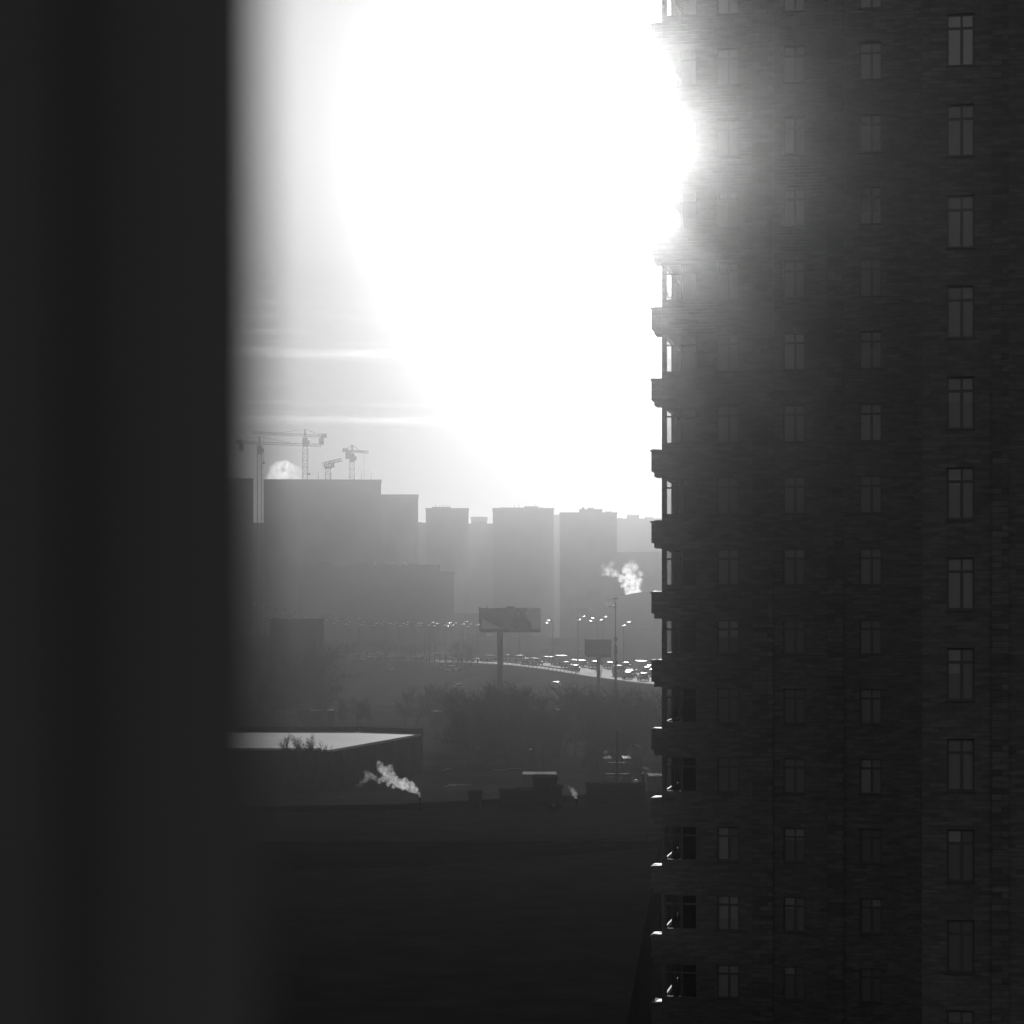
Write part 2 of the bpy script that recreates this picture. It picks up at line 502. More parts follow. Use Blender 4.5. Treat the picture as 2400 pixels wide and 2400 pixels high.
# floors and rooms behind the glass
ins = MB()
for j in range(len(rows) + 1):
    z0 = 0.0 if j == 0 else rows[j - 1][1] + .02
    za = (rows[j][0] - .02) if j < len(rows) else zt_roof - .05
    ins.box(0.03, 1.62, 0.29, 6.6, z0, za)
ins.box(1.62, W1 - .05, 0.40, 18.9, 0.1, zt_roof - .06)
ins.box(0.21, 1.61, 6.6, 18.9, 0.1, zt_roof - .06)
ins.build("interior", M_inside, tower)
for a, b in ((1764, 1812), (1938, 1978)):
    p = MB(); p.box(u_of(a, C1, D1), u_of(b, C1, D1), -0.09, -0.002, 0, zt_roof - .3)
    p.build("pilaster", M_brick_rough, tower)
protos = {}
rb = random.Random(21)
M_sill = mat("sill_metal", 0.16, 0.5, 0.3, 0.1)
M_blind = mat("blind_cloth", 0.6, 0.9, 0.0, 0.1)
def place_window(key, parent, loc, rz, w_, h, glass, name="window", **kw):
    if key not in protos:
        f, p = window_meshes(w_, h, **kw)
        fo = f.build(name, M_frame, parent); po = p.build("pane", glass, fo)
        protos[key] = (fo, po)
    else:
        a, b = protos[key]
        fo = copy_flat(a, parent); po = copy_flat(b, fo)
    fo.location = loc; fo.rotation_euler = (0, 0, rz)
    if name == "window":
        sk = ("sill", round(w_, 2))
        if sk not in protos:
            b = MB(); b.box(-.06, w_ + .06, -.20, .0, -.05, -.004); protos[sk] = b.build("sill", M_sill, fo)
        else: copy_flat(protos[sk], fo)
        if rb.random() < .45:
            hb = h * rb.choice((.18, .26, .3, .45, .62, .9)); x0, x1 = (.06, w_ - .06) if rb.random() < .6 else ((.06, w_ * .5) if rb.random() < .5 else (w_ * .56, w_ - .06))
            b = MB(); n = max(3, int((x1 - x0) / .08))
            for k in range(n):
                b.box(x0 + (x1 - x0) * k / n, x0 + (x1 - x0) * (k + 1) / n, .022 + .006 * (k % 2), .026 + .006 * (k % 2), h - .06 - hb, h - .06)
            b.build("blind", M_blind, fo)
    return fo
for j, (a, b, ly) in enumerate(rows):
    if ly < -200 or ly > 2600: continue
    hh = round(b - a, 2)
    for q, (i0, i1) in enumerate(((3, 4), (5, 6), (7, 8))):
        ww = cuts[i1] - cuts[i0]
        place_window(("w", q, hh), tower, (cuts[i0], 0.13, a), 0, ww, b - a, M_pane)
    place_window(("c", hh), tower, (cw[0], 0.06, a), 0, cw[1] - cw[0], b - a, M_pane_clear, "corner_window", mull=0.53, trans=0.27, bar=0.045)
    fo = place_window(("s", hh), tower, (0.13, 0.25, a), R(90), 3.40, b - a, M_pane_clear, "side_window", mull=None, bar=0.05)
    fo = place_window(("t", hh), tower, (0.13, 4.25, a), R(90), 1.80, b - a, M_pane_clear, "side_window", mull=None, bar=0.05)
# stepped ledges on the left corner, each with a strip of snow
for ly in ledges:
    zt = z1(ly)
    if zt < 1.6: continue
    l = MB(); h = 50 * PX1
    l.box(-0.44, -0.003, 0.0, 1.15, zt - h, zt - .05)
    l.box(-0.49, -0.003, -0.03, 1.20, zt - .05, zt)
    l.box(-0.32, -0.003, 0.005, 1.10, zt - h - 12 * PX1, zt - h)
    lo_ = l.build("ledge", M_brick, tower)
    sn = MB()
    n1, n2 = 10, 14
    for i in range(n1 + 1):
        for j in range(n2 + 1):
            x = -0.47 + 0.465 * i / n1; y = 0.0 + 1.16 * j / n2
            e = min(i / n1, 1) * 0 + min(1, min(i, n2 - j, j + 1) / 2.0)
            zz = zt + 0.006 + e * (0.035 + 0.05 * max(0, noise.noise(Vector((x * 4, y * 3, ly * .37)))))
            sn.v.append((x, y, zz))
    sn.f = [(i * (n2 + 1) + j, (i + 1) * (n2 + 1) + j, (i + 1) * (n2 + 1) + j + 1, i * (n2 + 1) + j + 1) for i in range(n1) for j in range(n2)]
    sn.m = [0] * len(sn.f)
    sn.build("snow_cap", M_snow, lo_, smooth=True)
# a pot plant behind the glass of one corner room
pp = at(1570, 718, D1 + 2.2)
plant = thing("potted_plant", "small spindly potted plant on a corner window sill of the brick tower", "plant", pp)
b = MB(); b.tube((0, 0, -.02), (0, 0, .16), .07, .1, 10); b.build("pot", M_dark, plant)
b = MB()
for k in range(9):
    a0 = random.uniform(0, 6.28); p0 = Vector((0, 0, .14)); d = Vector((math.cos(a0) * .3, math.sin(a0) * .3, 1)).normalized()
    for s_ in range(4):
        p1 = p0 + d * .14; b.tube(p0, p1, .008, .006, 4)
        for q in range(2):
            M = Matrix.Rotation(random.uniform(0, 6.28), 4, 'Z') @ Matrix.Rotation(random.uniform(-.8, .8), 4, 'X')
            b.ellipsoid(p1 + Vector((random.uniform(-.04, .04), random.uniform(-.04, .04), 0)), .05, .02, .01, 6, 4, M)
        p0 = p1; d = (d + Vector((random.uniform(-.4, .4), random.uniform(-.4, .4), 0))).normalized()
b.build("foliage", M_bark, plant)

# the nearer tower cut by the right edge of the picture
D2 = 79.5
C2 = Vector(((2161 - HX) / F * D2, D2, 0)); PX2 = D2 / F
tower2 = thing("brick_tower", "nearer brick tower cut off by the right edge of the picture", "tower", C2, -PHI)
wtops = [-390, -178, 35, 247, 460, 671, 884, 1096, 1307, 1519, 1731, 1943, 2155, 2367, 2579]
def z2(py): return CAMZ + (HY - py) * PX2
rows2 = sorted((z2(y + 122), z2(y)) for y in wtops if z2(y + 122) > .5)
zs2 = [0.0]
for a, b in rows2: zs2 += [a, b]
zs2.append(zt_roof + 1)
ua, ub = u_of(2219, C2, D2), u_of(2284, C2, D2)
c2 = [0, ua, ub, ua + 3.1, ub + 3.1, 12.0]
h2 = set()
for j in range(len(rows2)): h2 |= {(1, 2 * j + 1), (3, 2 * j + 1)}
fw = wall_sheet(c2, zs2, h2, lambda u, d, z: (u, d, z), 0.28, None)
top2 = zt_roof + 1
fw.add([(0, 0, 0), (0, 16, 0), (0, 16, top2), (0, 0, top2), (12, 0, 0), (12, 16, 0), (12, 16, top2), (12, 0, top2)],
       [(0, 3, 2, 1), (4, 5, 6, 7), (1, 2, 6, 5)])
fw.build("wall", M_brick, tower2)
b = MB(); b.box(-.3, 12.3, -.3, 16.3, top2, top2 + .6); b.build("roof", M_brick, tower2)
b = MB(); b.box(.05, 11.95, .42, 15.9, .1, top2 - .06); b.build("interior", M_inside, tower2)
for u0, u1 in ((ub + .55, ub + 1.1),):
    p = MB(); p.box(u0, u1, -0.09, -0.002, 0, top2 - .3); p.build("pilaster", M_brick_rough, tower2)
for j, (a, b) in enumerate(rows2):
    if z2(2420) < b and a < z2(-220):
        place_window(("r",), tower2, (ua, 0.13, a), 0, ub - ua, b - a, M_pane)
        if j % 2: pass

# ------------------------------------------------------------------ window frame beside the camera
fr = thing("window_surround", "dark out of focus window surround filling the left side of the picture", "window frame", (0, 0.62, CAMZ - 1.0))
M_near = mat("white_frame_paint", 0.36, 0.7, 0.1, 0.05, 3.0)
M_near2 = mat("plaster_wall", 0.32, 0.9, 0.0, 0.06, 3.0)
xe = (648 - HX) / F * 0.62
xf = (240 - HX) / F * 0.62
b = MB(); b.prism([(xf, -.035), (xe, -.035), (xe - .035, .035), (xf, .035)], -.4, 2.2); b.build("frame", M_near, fr)
b = MB(); b.box(xf - 1.2, xf - 0.001, -0.06, 0.30, -1.0, 2.4); b.build("wall", M_near2, fr)

# ------------------------------------------------------------------ far city
def block(name, label, cat, px0, px1, ytop, Y, depth, material, extras=(), base=None, group=None, rot=0.0):
    """an apartment block: wall prism with bays of recessed windows in the far faces of the picture, parapet and roof works"""
    a = at(px0, ytop, Y); c = at(px1, ytop, Y)
    zb = (ground_z((a.x + c.x) / 2, Y) - 1.0) if base is None else base
    rot = -math.atan2((px1 if px1 < HX else px0) - HX, F) if rot == 0.0 else rot
    o = thing(name, label, cat, ((a.x + c.x) / 2, Y, zb), rot, group)
    W = c.x - a.x; H = a.z - zb
    m = MB(); m.box(-W / 2, W / 2, 0, depth, 0, H)
    m.build("wall", material, o)
    pr = MB(); pr.box(-W / 2 - .15, W / 2 + .15, -.15, depth + .15, H, H + .35); pr.build("parapet", material, o)
    for (e0, e1, ey) in extras:
        xa = at(e0, 0, Y).x - (a.x + c.x) / 2; xb = at(e1, 0, Y).x - (a.x + c.x) / 2
        hz_ = (ytop - ey) / F * Y
        q = MB()
        if xb - xa < 0.6:
            q.tube(((xa + xb) / 2, depth * .3, H + .35), ((xa + xb) / 2, depth * .3, H + hz_ + .35), .09, .05, 5)
            q.build("antenna", M_dark, o)
        else:
            q.box(xa, xb, depth * .15, depth * .8, H + .35, H + hz_); q.build("roof_house", material, o)
    return o
block("apartment_block", "broad tall block in the mist with tower cranes rising behind it", "building", 618, 893, 1126, 848, 16, M_far,
      ((745, 746.5, 1103), (775.5, 776.5, 1108), (846, 847, 1100), (869, 870, 1108)))
block("apartment_block", "slab block half hidden by the dark window surround at far left", "building", 470, 593, 1123, 848, 10, M_far)
block("apartment_block", "lower block joined to the right of the broad tall block", "building", 893, 980, 1161, 880, 28, M_far, ((897, 915, 1158),))
block("apartment_block", "leftmost narrow tower block with a row of antennas on its roof", "building", 998, 1098, 1193, 930, 26, M_far,
      ((1012, 1056, 1187), (1020, 1021, 1183), (1030, 1031, 1184), (1036, 1037, 1182), (1041, 1042, 1184), (1047, 1048, 1183), (1053, 1054, 1184)))
block("apartment_block", "widest tower block of the middle row with stepped roof works", "building", 1155, 1298, 1193, 920, 26, M_far,
      ((1172, 1272, 1188.5), (1230, 1262, 1185.5), (1206, 1208, 1182), (1216, 1218, 1181), (1252, 1255, 1182)))
block("apartment_block", "tower block with a lumpy roof nearest to the big steam cloud", "building", 1312, 1446, 1203, 905, 26, M_far,
      ((1358, 1412, 1192), (1364, 1370, 1188), (1378, 1392, 1189), (1420, 1434, 1198)))
block("apartment_block", "pale low block between the antenna tower and the widest tower", "building", 1096, 1156, 1229, 1010, 26, M_far, ((1106, 1140, 1221),))
block("apartment_block", "faint distant block with one raised roof behind the gap in the towers", "building", 1104, 1142, 1213, 1150, 30, M_far, ((1110, 1134, 1210),))
block("apartment_block", "pale slab seen in the gap right of the widest tower", "building", 1290, 1320, 1208, 1150, 30, M_far)
block("apartment_block", "low stepped block left of the antenna tower", "building", 965, 1000, 1227, 1010, 26, M_far, ((975, 990, 1223),))
block("apartment_block", "faint pale block beside the brick tower with a square roof house", "building", 1440, 1640, 1217, 1120, 30, M_far,
      ((1448, 1458, 1213), (1470, 1498, 1205.5), (1512, 1530, 1211)))
block("apartment_block", "long low building under the steam cloud beside the brick tower", "building", 1436, 1640, 1296, 860, 30, M_far, ((1470, 1480, 1292), (1530, 1536, 1291)))
block("apartment_block", "pale block low in the gap behind the leftmost crane", "building", 560, 640, 1227, 1010, 20, M_far)
lowb = block("office_block", "long mid grey building with a ragged snowy roof below the broad tall block", "building", 700, 1030, 1326, 732, 40, M_far_dark,
      ((742, 776, 1317), (798, 830, 1324), (850, 905, 1323), (960, 1005, 1321.5)))
b = block("office_block", "lower right end of the long mid grey building", "building", 1030, 1064, 1342, 732, 40, M_far_dark)
# snow lying on the ragged roof
sn = MB()
a = at(700, 1326, 732); zb = lowb.location.z
for e0, e1 in ((872, 884), (902, 912), (915, 925), (942, 952), (955, 972), (972, 980)):
    xa = at(e0, 0, 732).x - lowb.location.x; xb = at(e1, 0, 732).x - lowb.location.x
    hh = random.uniform(.6, 1.1)
    sn.box(xa, xb, .3, 9, a.z - zb + .36, a.z - zb + .36 + hh)
sn.build("snow_cover", M_roofsnow, lowb)
# gap behind the leftmost crane
hall = thing("industrial_hall", "hall with a curved roof under the white steam cloud", "building", at(1500, 1460, 760) * 1.0)
hall.location.z = ground_z(hall.location.x, 760) - 1
b = MB(); pts = []
aL, aR = at(1428, 1404, 760), at(1640, 1404, 760)
n = 16; poly = []
for k in range(n + 1):
    t_ = k / n; x = aL.x + (aR.x - aL.x) * t_
    poly.append((x - hall.location.x, aL.z - hall.location.z + 2.4 * math.sin(math.pi * t_)))
vs = []; H = []
for y in (0, 45):
    vs += [(poly[0][0], y, 0)] + [(x, y, z) for x, z in poly] + [(poly[-1][0], y, 0)]
m_ = n + 3
fs = [tuple(range(m_)), tuple(range(2 * m_ - 1, m_ - 1, -1))] + [(i, m_ + i, m_ + (i + 1) % m_, (i + 1) % m_) for i in range(m_)]
b.add(vs, fs); b.build("wall", M_far_dark, hall)
b = MB(); b.box(-6, -4.4, 10, 11.6, 0, aL.z - hall.location.z + 4.0); b.build("vent_stack", M_dark, hall)
block("workshop", "small flat workshop left of the curved roof hall", "building", 1352, 1428, 1426, 740, 25, M_far_dark, ((1385, 1400, 1421),))
block("workshop", "low flat workshop behind the highway lamps beside the brick tower", "building", 1446, 1660, 1473, 700, 25, M_far_dark, ((1500, 1530, 1469),))
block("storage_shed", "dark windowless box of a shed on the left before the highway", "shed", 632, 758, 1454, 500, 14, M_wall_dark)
block("workshop", "long low workshop behind the row of highway lamps", "building", 1064, 1140, 1440, 790, 20, M_far_dark)

# ------------------------------------------------------------------ tower cranes
def lattice(m, a, b, s, n, r):
    """square lattice boom from a to b, s wide, n bays"""
    a, b = Vector(a), Vector(b); d = (b - a).normalized()
    u = Vector((0, 0, 1)) if abs(d.z) < .8 else Vector((0, 1, 0))
    e = d.cross(u).normalized(); u = e.cross(d).normalized()
    cs = [(e * i + u * j) * (s / 2) for i, j in ((-1, -1), (1, -1), (1, 1), (-1, 1))]
    for c in cs: m.tube(a + c, b + c, r, r, 4)
    for k in range(n):
        p, q = a + (b - a) * (k / n), a + (b - a) * ((k + 1) / n)
        for i in range(4):
            c0, c1 = cs[i], cs[(i + 1) % 4]
            if k % 2: c0, c1 = c1, c0
            m.tube(p + c0, q + c1, r * .7, r * .7, 3, False)
            m.tube(q + cs[i], q + cs[(i + 1) % 4], r * .6, r * .6, 3, False)
def crane(label, px, ytop, yjib, jib_px, counter_px, Y, s=1.6):
    p = at(px, ytop, Y); zb = ground_z(p.x, Y)
    o = thing("tower_crane", label, "crane", (p.x, Y, zb), 0, "tower cranes behind the broad block")
    zj = at(px, yjib, Y).z - zb; zt = p.z - zb
    m = MB(); lattice(m, (0, 0, 0), (0, 0, zj - 3), s, max(6, int(zj / 2.6)), .085); m.build("mast", M_dark, o)
    c = MB(); c.box(-.85, .85, -.85, .85, zj - 3, zj + .2); c.box(s / 2 + .05, s / 2 + .8, -1.1, .2, zj - 2.3, zj - .9); c.build("cab", M_dark, o)
    k = MB(); lattice(k, (0, 0, zj + .4), (0, 0, zt), .6, 4, .1); k.build("apex", M_dark, o)
    j = MB(); xj, yj = jib_px
    lattice(j, (0, yj * .02, zj + 1), (at(xj, 0, Y).x - p.x, yj, zj + 1.2), .8, 20, .07)
    jt = Vector((at(xj, 0, Y).x - p.x, yj, zj + 1.2))
    j.tube((0, 0, zt), jt * .6 + Vector((0, 0, (zj + 1.2) * .4)), .08, .08, 4)
    j.build("jib", M_dark, o)
    xc, yc = counter_px; ct = Vector((at(xc, 0, Y).x - p.x, yc, zj + 1))
    q = MB(); lattice(q, (0, 0, zj + 1), ct, .8, 8, .08); q.tube((0, 0, zt), ct, .08, .08, 4); q.build("counter_jib", M_dark, o)
    wt = MB(); dd = ct.normalized() if ct.length else Vector((1, 0, 0))
    sg = 1 if ct.x > 0 else -1
    wt.box(ct.x - .8 - sg * .9, ct.x + .8 - sg * .9, ct.y - .8, ct.y + .8, zj - 2.0, zj + .4); wt.box(ct.x - 1.0, ct.x + 1.0, ct.y - .7, ct.y + .7, zj + .5, zj + 1.9)
    wt.build("counterweight", M_dark, o)
    hx = jt * .8; h = MB(); h.tube((hx.x, hx.y, zj), (hx.x, hx.y, zj - 9), .07, .07, 4); h.box(hx.x - .4, hx.x + .4, hx.y - .3, hx.y + .3, zj - 9.8, zj - 9); h.build("hook", M_dark, o)
    return o
crane("leftmost tower crane standing free in the gap beside the broad block", 608, 1023, 1045, (745, 14), (562, -4), 866)
crane("tallest tower crane with its counterweight to the right", 715, 1006, 1027, (600, -10), (757, 4), 870)
crane("small tower crane with a short right hand jib above the roof", 825, 1043, 1064, (858, 8), (811, -4), 874)
# luffing crane
p = at(769, 1098, 872); zb = ground_z(p.x, 872)
o = thing("tower_crane", "stubby luffing crane with a raised boom between the other cranes", "crane", (p.x, 872, zb), 0, "tower cranes behind the broad block")
zt = p.z - zb
m = MB(); lattice(m, (0, 0, 0), (0, 0, zt), 1.7, 30, .1); m.build("mast", M_dark, o)
m = MB(); m.box(-1.3, 1.3, -1.2, 1.2, zt, zt + .9); m.box(.9, 2.2, -.8, .8, zt + .4, zt + 2.0); m.build("cab", M_dark, o)
m = MB(); lattice(m, (-1.9, 0, zt + 1.5), (4.3, 5, zt + 3.5), 1.0, 8, .13); m.tube((.2, 0, zt + .9), (0.2, 1, zt + 2.1), .2, .2, 5); m.tube((1.5, 0, zt + 1.9), (1.2, 2, zt + 2.5), .12, .12, 5); m.build("jib", M_dark, o)

# ------------------------------------------------------------------ steam
tex = bpy.data.textures.new("steam_clouds", 'CLOUDS'); tex.noise_scale = 1.0; tex.noise_depth = 3
def steam_mat(name, dens, scale, lo_v, hi_v, reach):
    m = bpy.data.materials.new(name); m.use_nodes = True
    t = m.node_tree; t.nodes.remove(t.nodes['Principled BSDF'])
    v = N(t, 'ShaderNodeVolumePrincipled', Anisotropy=0.80)
    v.inputs['Color'].default_value = (0.995, 0.995, 0.995, 1)
    c = N(t, 'ShaderNodeTexCoord')
    n = N(t, 'ShaderNodeTexNoise', Scale=scale, Detail=4.0, Roughness=0.65)
    t.links.new(c.outputs['Object'], n.inputs['Vector'])
    r = N(t, 'ShaderNodeMapRange'); r.interpolation_type = 'SMOOTHSTEP'
    for i, x in enumerate((lo_v, hi_v, 0.0, dens)): r.inputs[i + 1].default_value = x
    t.links.new(n.outputs[0], r.inputs[0])
    ln = N(t, 'ShaderNodeVectorMath', operation='LENGTH'); t.links.new(c.outputs['Object'], ln.inputs[0])
    fd = N(t, 'ShaderNodeMapRange')                      # the plume thins out as it drifts away from its flue
    for i, x in enumerate((reach * .25, reach, 1.0, 0.14)): fd.inputs[i + 1].default_value = x
    t.links.new(ln.outputs['Value'], fd.inputs[0])
    t.links.new(math_node(t, 'MULTIPLY', r.outputs[0], fd.outputs[0]), v.inputs['Density'])
    t.links.new(v.outputs[0], t.nodes['Material Output'].inputs['Volume'])
    return m
def steam(label, blobs, Y, dens, amp=.45, lo_v=.32, hi_v=.78):
    c = at(blobs[0][0], blobs[0][1], Y)
    b = MB()
    px = Y / F
    for (x, y, r) in blobs:
        q = at(x, y, Y + random.uniform(-.6, .6) * r * px) - c
        b.ellipsoid(q, r * px, r * px * .95, r * px, 12, 8)
        for k in range(11):
            a0 = random.uniform(0, 6.28); e0 = random.uniform(-1.2, 1.4)
            d = Vector((math.cos(a0) * math.cos(e0), math.sin(a0) * math.cos(e0), math.sin(e0))) * r * px * random.uniform(.7, .98)
            b.ellipsoid(q + d, *([r * px * random.uniform(.20, .48)] * 3), 10, 6)
    tmp = b.build("steam_source", M_dark)
    rm = tmp.modifiers.new("r", 'REMESH'); rm.mode = 'VOXEL'
    rmin = min(x[2] for x in blobs) * px
    rm.voxel_size = max(rmin * .16, px * 1.0)
    tx = bpy.data.textures.new("steam_noise", 'CLOUDS'); tx.noise_scale = np.mean([x[2] for x in blobs]) * px * .6; tx.noise_depth = 3
    dm = tmp.modifiers.new("d", 'DISPLACE'); dm.texture = tx; dm.strength = np.mean([x[2] for x in blobs]) * px * amp * 2; dm.mid_level = .5
    dg = bpy.context.evaluated_depsgraph_get()
    me = bpy.data.meshes.new_from_object(tmp.evaluated_get(dg))
    bpy.data.objects.remove(tmp)
    me.name = "steam_plume"; me.materials.clear()
    me.materials.append(steam_mat("steam", dens, 1.0 / (np.mean([x[2] for x in blobs]) * px * 1.1), lo_v, hi_v, max((at(x, y, Y) - c).length for x, y, r in blobs)))
    o = bpy.data.objects.new("steam_plume", me); COL.objects.link(o); o.location = c
    return tag(o, label, "steam", "steam plumes rising from roofs")
steam("white steam plume drifting left from a roof below the snowy roof",
      [(983, 1866, 2.5), (980, 1858, 5), (974, 1851, 8), (966, 1846, 10), (955, 1843, 10), (962, 1838, 8), (946, 1840, 12), (948, 1832, 9), (936, 1836, 12), (926, 1830, 11), (916, 1824, 11),
       (920, 1815, 8), (907, 1817, 11), (900, 1808, 11), (893, 1800, 11), (889, 1792, 8), (887, 1786, 5), (904, 1803, 8), (914, 1801, 8), (919, 1806, 5), (900, 1826, 8), (890, 1830, 7),
       (880, 1824, 6), (872, 1820, 8), (862, 1815, 8), (856, 1811, 5), (860, 1824, 7), (853, 1830, 6), (846, 1837, 6), (838, 1842, 4), (910, 1838, 6), (922, 1843, 5)], 168, 2.4)
steam("small wisp of steam over the dark roof in the lower middle", [(1350, 1869, 4), (1347, 1861, 7), (1341, 1852, 6), (1335, 1845, 5), (1327, 1844, 3)], 172, 1.2)
steam("tiny puff of steam just below the small wisp", [(1298, 1889, 3), (1298, 1884, 4), (1297, 1879, 3)], 165, 1.4)
steam("faint thread of steam beside the ledges of the brick tower", [(1522, 1806, 3), (1514, 1801, 4), (1507, 1797, 3), (1500, 1791, 3)], 260, .4)
steam("big billowing white cloud of steam over the curved roof hall",
      [(1474, 1390, 11), (1494, 1390, 11), (1466, 1376, 12), (1486, 1372, 15), (1478, 1356, 15), (1496, 1362, 10), (1456, 1356, 10), (1441, 1346, 10),
       (1426, 1340, 12), (1418, 1329, 9), (1432, 1322, 8), (1413, 1345, 5), (1470, 1336, 13), (1486, 1330, 11), (1480, 1320, 8), (1501, 1345, 7)], 770, .75)
steam("low curl of steam to the left of the big steam cloud", [(1422, 1418, 7), (1424, 1410, 8), (1418, 1404, 7), (1412, 1410, 5), (1414, 1422, 4)], 752, .2)
steam("dome of steam behind the roof of the broad block, between two cranes",
      [(632, 1118, 9), (640, 1103, 11), (652, 1094, 12), (667, 1089, 11), (680, 1094, 11), (692, 1100, 10), (702, 1106, 9), (709, 1118, 8), (652, 1113, 13), (672, 1112, 13), (692, 1117, 10)], 890, .30, .45, .12, .80)
steam("shreds of steam in the gap behind the leftmost crane", [(604, 1172, 9), (610, 1166, 7), (602, 1190, 6), (606, 1212, 9), (602, 1220, 8), (613, 1222, 6)], 900, .14)

# ------------------------------------------------------------------ bare trees
def grow(seed, H):
    rnd = random.Random(seed); tr = MB(); cr = MB()
    def branch(p, d, L, r, lev):
        n = 4 if lev < 2 else 3
        seg = 4 if lev < 2 else 3
        pts = [p]
        for k in range(seg):
            j = .16 if lev == 0 else .28
            d = (d + Vector((rnd.uniform(-j, j), rnd.uniform(-j, j), rnd.uniform(-.05, .16)))).normalized()
            p2 = pts[-1] + d * (L / seg)
            r0 = r * (1 - .6 * k / seg); r1 = r * (1 - .6 * (k + 1) / seg)
            (tr if lev < 2 else cr).tube(pts[-1], p2, r0, r1, 5 if lev == 0 else 3, False)
            pts.append(p2)
            if lev < 4:
                cnt = (2, 3, 3, 3)[lev] if k > 0 or lev > 0 else 0
                for q in range(cnt):
                    a0 = rnd.uniform(0, 6.283); sp = rnd.uniform(.55, 1.1)
                    u = d.orthogonal().normalized(); v = d.cross(u)
                    nd = (d + (u * math.cos(a0) + v * math.sin(a0)) * sp).normalized()
                    nl = L * rnd.uniform(.40, .66) * (1.0 if lev else .95)
                    branch(pts[-1] if k == seg - 1 else pts[-1] - d * rnd.uniform(0, L / seg), nd, nl, max(r1 * .62, .019), lev + 1)
    branch(Vector((0, 0, -.3)), Vector((rnd.uniform(-.06, .06), rnd.uniform(-.06, .06), 1)), H * .62, H * .017, 0)
    return tr, cr
TREES = []
for sd in (3, 11, 19, 27, 35):
    tr, cr = grow(sd, 10.0)
    tm = tr.build("trunk", M_bark); cm = cr.build("crown", M_bark)
    TREES.append((tm.data, cm.data))
    zmax = max(v[2] for v in cr.v)
    TREES[-1] = (tm.data, cm.data, zmax)
    bpy.data.objects.remove(tm); bpy.data.objects.remove(cm)
ntree = 0
def tree(px, py_base, py_top, Y, label, group, wide=1.0, lift=None):
    global ntree
    p = at(px, py_base, Y); gz_ = ground_z(p.x, p.y)
    p.z = gz_
    top = at(px, py_top, Y).z
    a, c, zm = TREES[ntree % len(TREES)]; ntree += 1
    o = thing("bare_tree", label, "tree", p, random.uniform(0, 6.28), group)
    s = max(2.0, top - gz_) / zm
    o.scale = (s * wide, s * wide, s)
    for nm, me in (("trunk", a), ("crown", c)):
        q = bpy.data.objects.new(nm, me); COL.objects.link(q); q.parent = o
    return o
G_T = "bare winter trees on the slope below the highway"
L_T = "bare winter tree in the thicket on the slope below the highway"
spots = []
rt = random.Random(5)
# the thicket from left to right: (x, y of top, depth)
for x, yt, Y in ((1078, 1608, 560), (1102, 1596, 545), (1128, 1592, 580), (1150, 1600, 540), (1172, 1596, 560), (1196, 1606, 530), (1218, 1602, 570), (1240, 1612, 520),
                 (1262, 1598, 545), (1286, 1604, 510), (1308, 1612, 540), (1330, 1602, 500), (1354, 1606, 520), (1376, 1612, 480), (1398, 1600, 500), (1420, 1606, 470),
                 (1444, 1598, 490), (1468, 1604, 460), (1492, 1608, 480), (1516, 1602, 455), (1536, 1606, 470), (1560, 1606, 460),
                 (1100, 1640, 500), (1140, 1648, 480), (1184, 1652, 470), (1226, 1650, 470), (1270, 1655, 455), (1316, 1652, 450), (1362, 1655, 440), (1408, 1650, 430),
                 (1454, 1655, 430), (1500, 1652, 425), (1542, 1656, 420)):
    gp = ground_hit(x, 1772 if yt < 1630 else 1806)
    tree(x + rt.uniform(-6, 6), 1750, yt + rt.uniform(-10, 8), gp.y + rt.uniform(-8, 8), L_T, G_T, rt.uniform(.9, 1.25))
for x, yt, Y, lab in ((975, 1590, 620, "round bare tree alone between the snowy roof and the thicket"), (950, 1604, 610, "narrow bare tree left of the round lone tree"),
                 (800, 1630, 560, "low bare tree behind the middle of the snowy roof"), (835, 1628, 570, "bare tree behind the snowy roof, with the widest crown there"),
                 (765, 1640, 560, "low bare tree behind the left part of the snowy roof"), (870, 1640, 580, "short bare tree behind the right half of the snowy roof"),
                 (1020, 1615, 590, "short bare tree at the left end of the thicket"), (1050, 1600, 575, "slim bare tree at the left end of the thicket")):
    tree(x, 1720, yt, ground_hit(x, 1704).y, lab, "lone bare trees before the slope", 1.1)
for x, yt, Y, lab in ((1072, 1496, 690, "dark bare tree left of the big billboard, the larger of two"), (1105, 1502, 690, "dark bare tree close to the big billboard post, the smaller of two"),
                 (640, 1506, 640, "bare tree in front of the left corner of the dark shed"), (672, 1498, 640, "bare tree in front of the left half of the dark shed"), (702, 1502, 640, "bare tree in front of the middle of the dark shed"), (735, 1497, 640, "bare tree in front of the right half of the dark shed"),
                 (790, 1492, 660, "bare tree right of the dark windowless shed"), (815, 1496, 680, "smaller bare tree right of the dark windowless shed"), (770, 1500, 650, "bare tree against the corner of the dark shed")):
    tree(x, 1560, yt, ground_hit(x, 1562 if x > 1000 else 1690 if x < 760 else 1620).y, lab, "bare trees near the highway", 1.1)
for x, yt, lab in ((672, 1712, "leafless bush before the left part of the snowy roof"), (700, 1718, "leafless bush with upright twigs before the snowy roof"), (722, 1714, "tall leafless bush before the middle of the snowy roof"), (742, 1728, "small leafless bush at the notch of the snowy roof")):
    tree(x, 1800, yt, 252, lab, "leafless bushes before the snowy roof", .55)

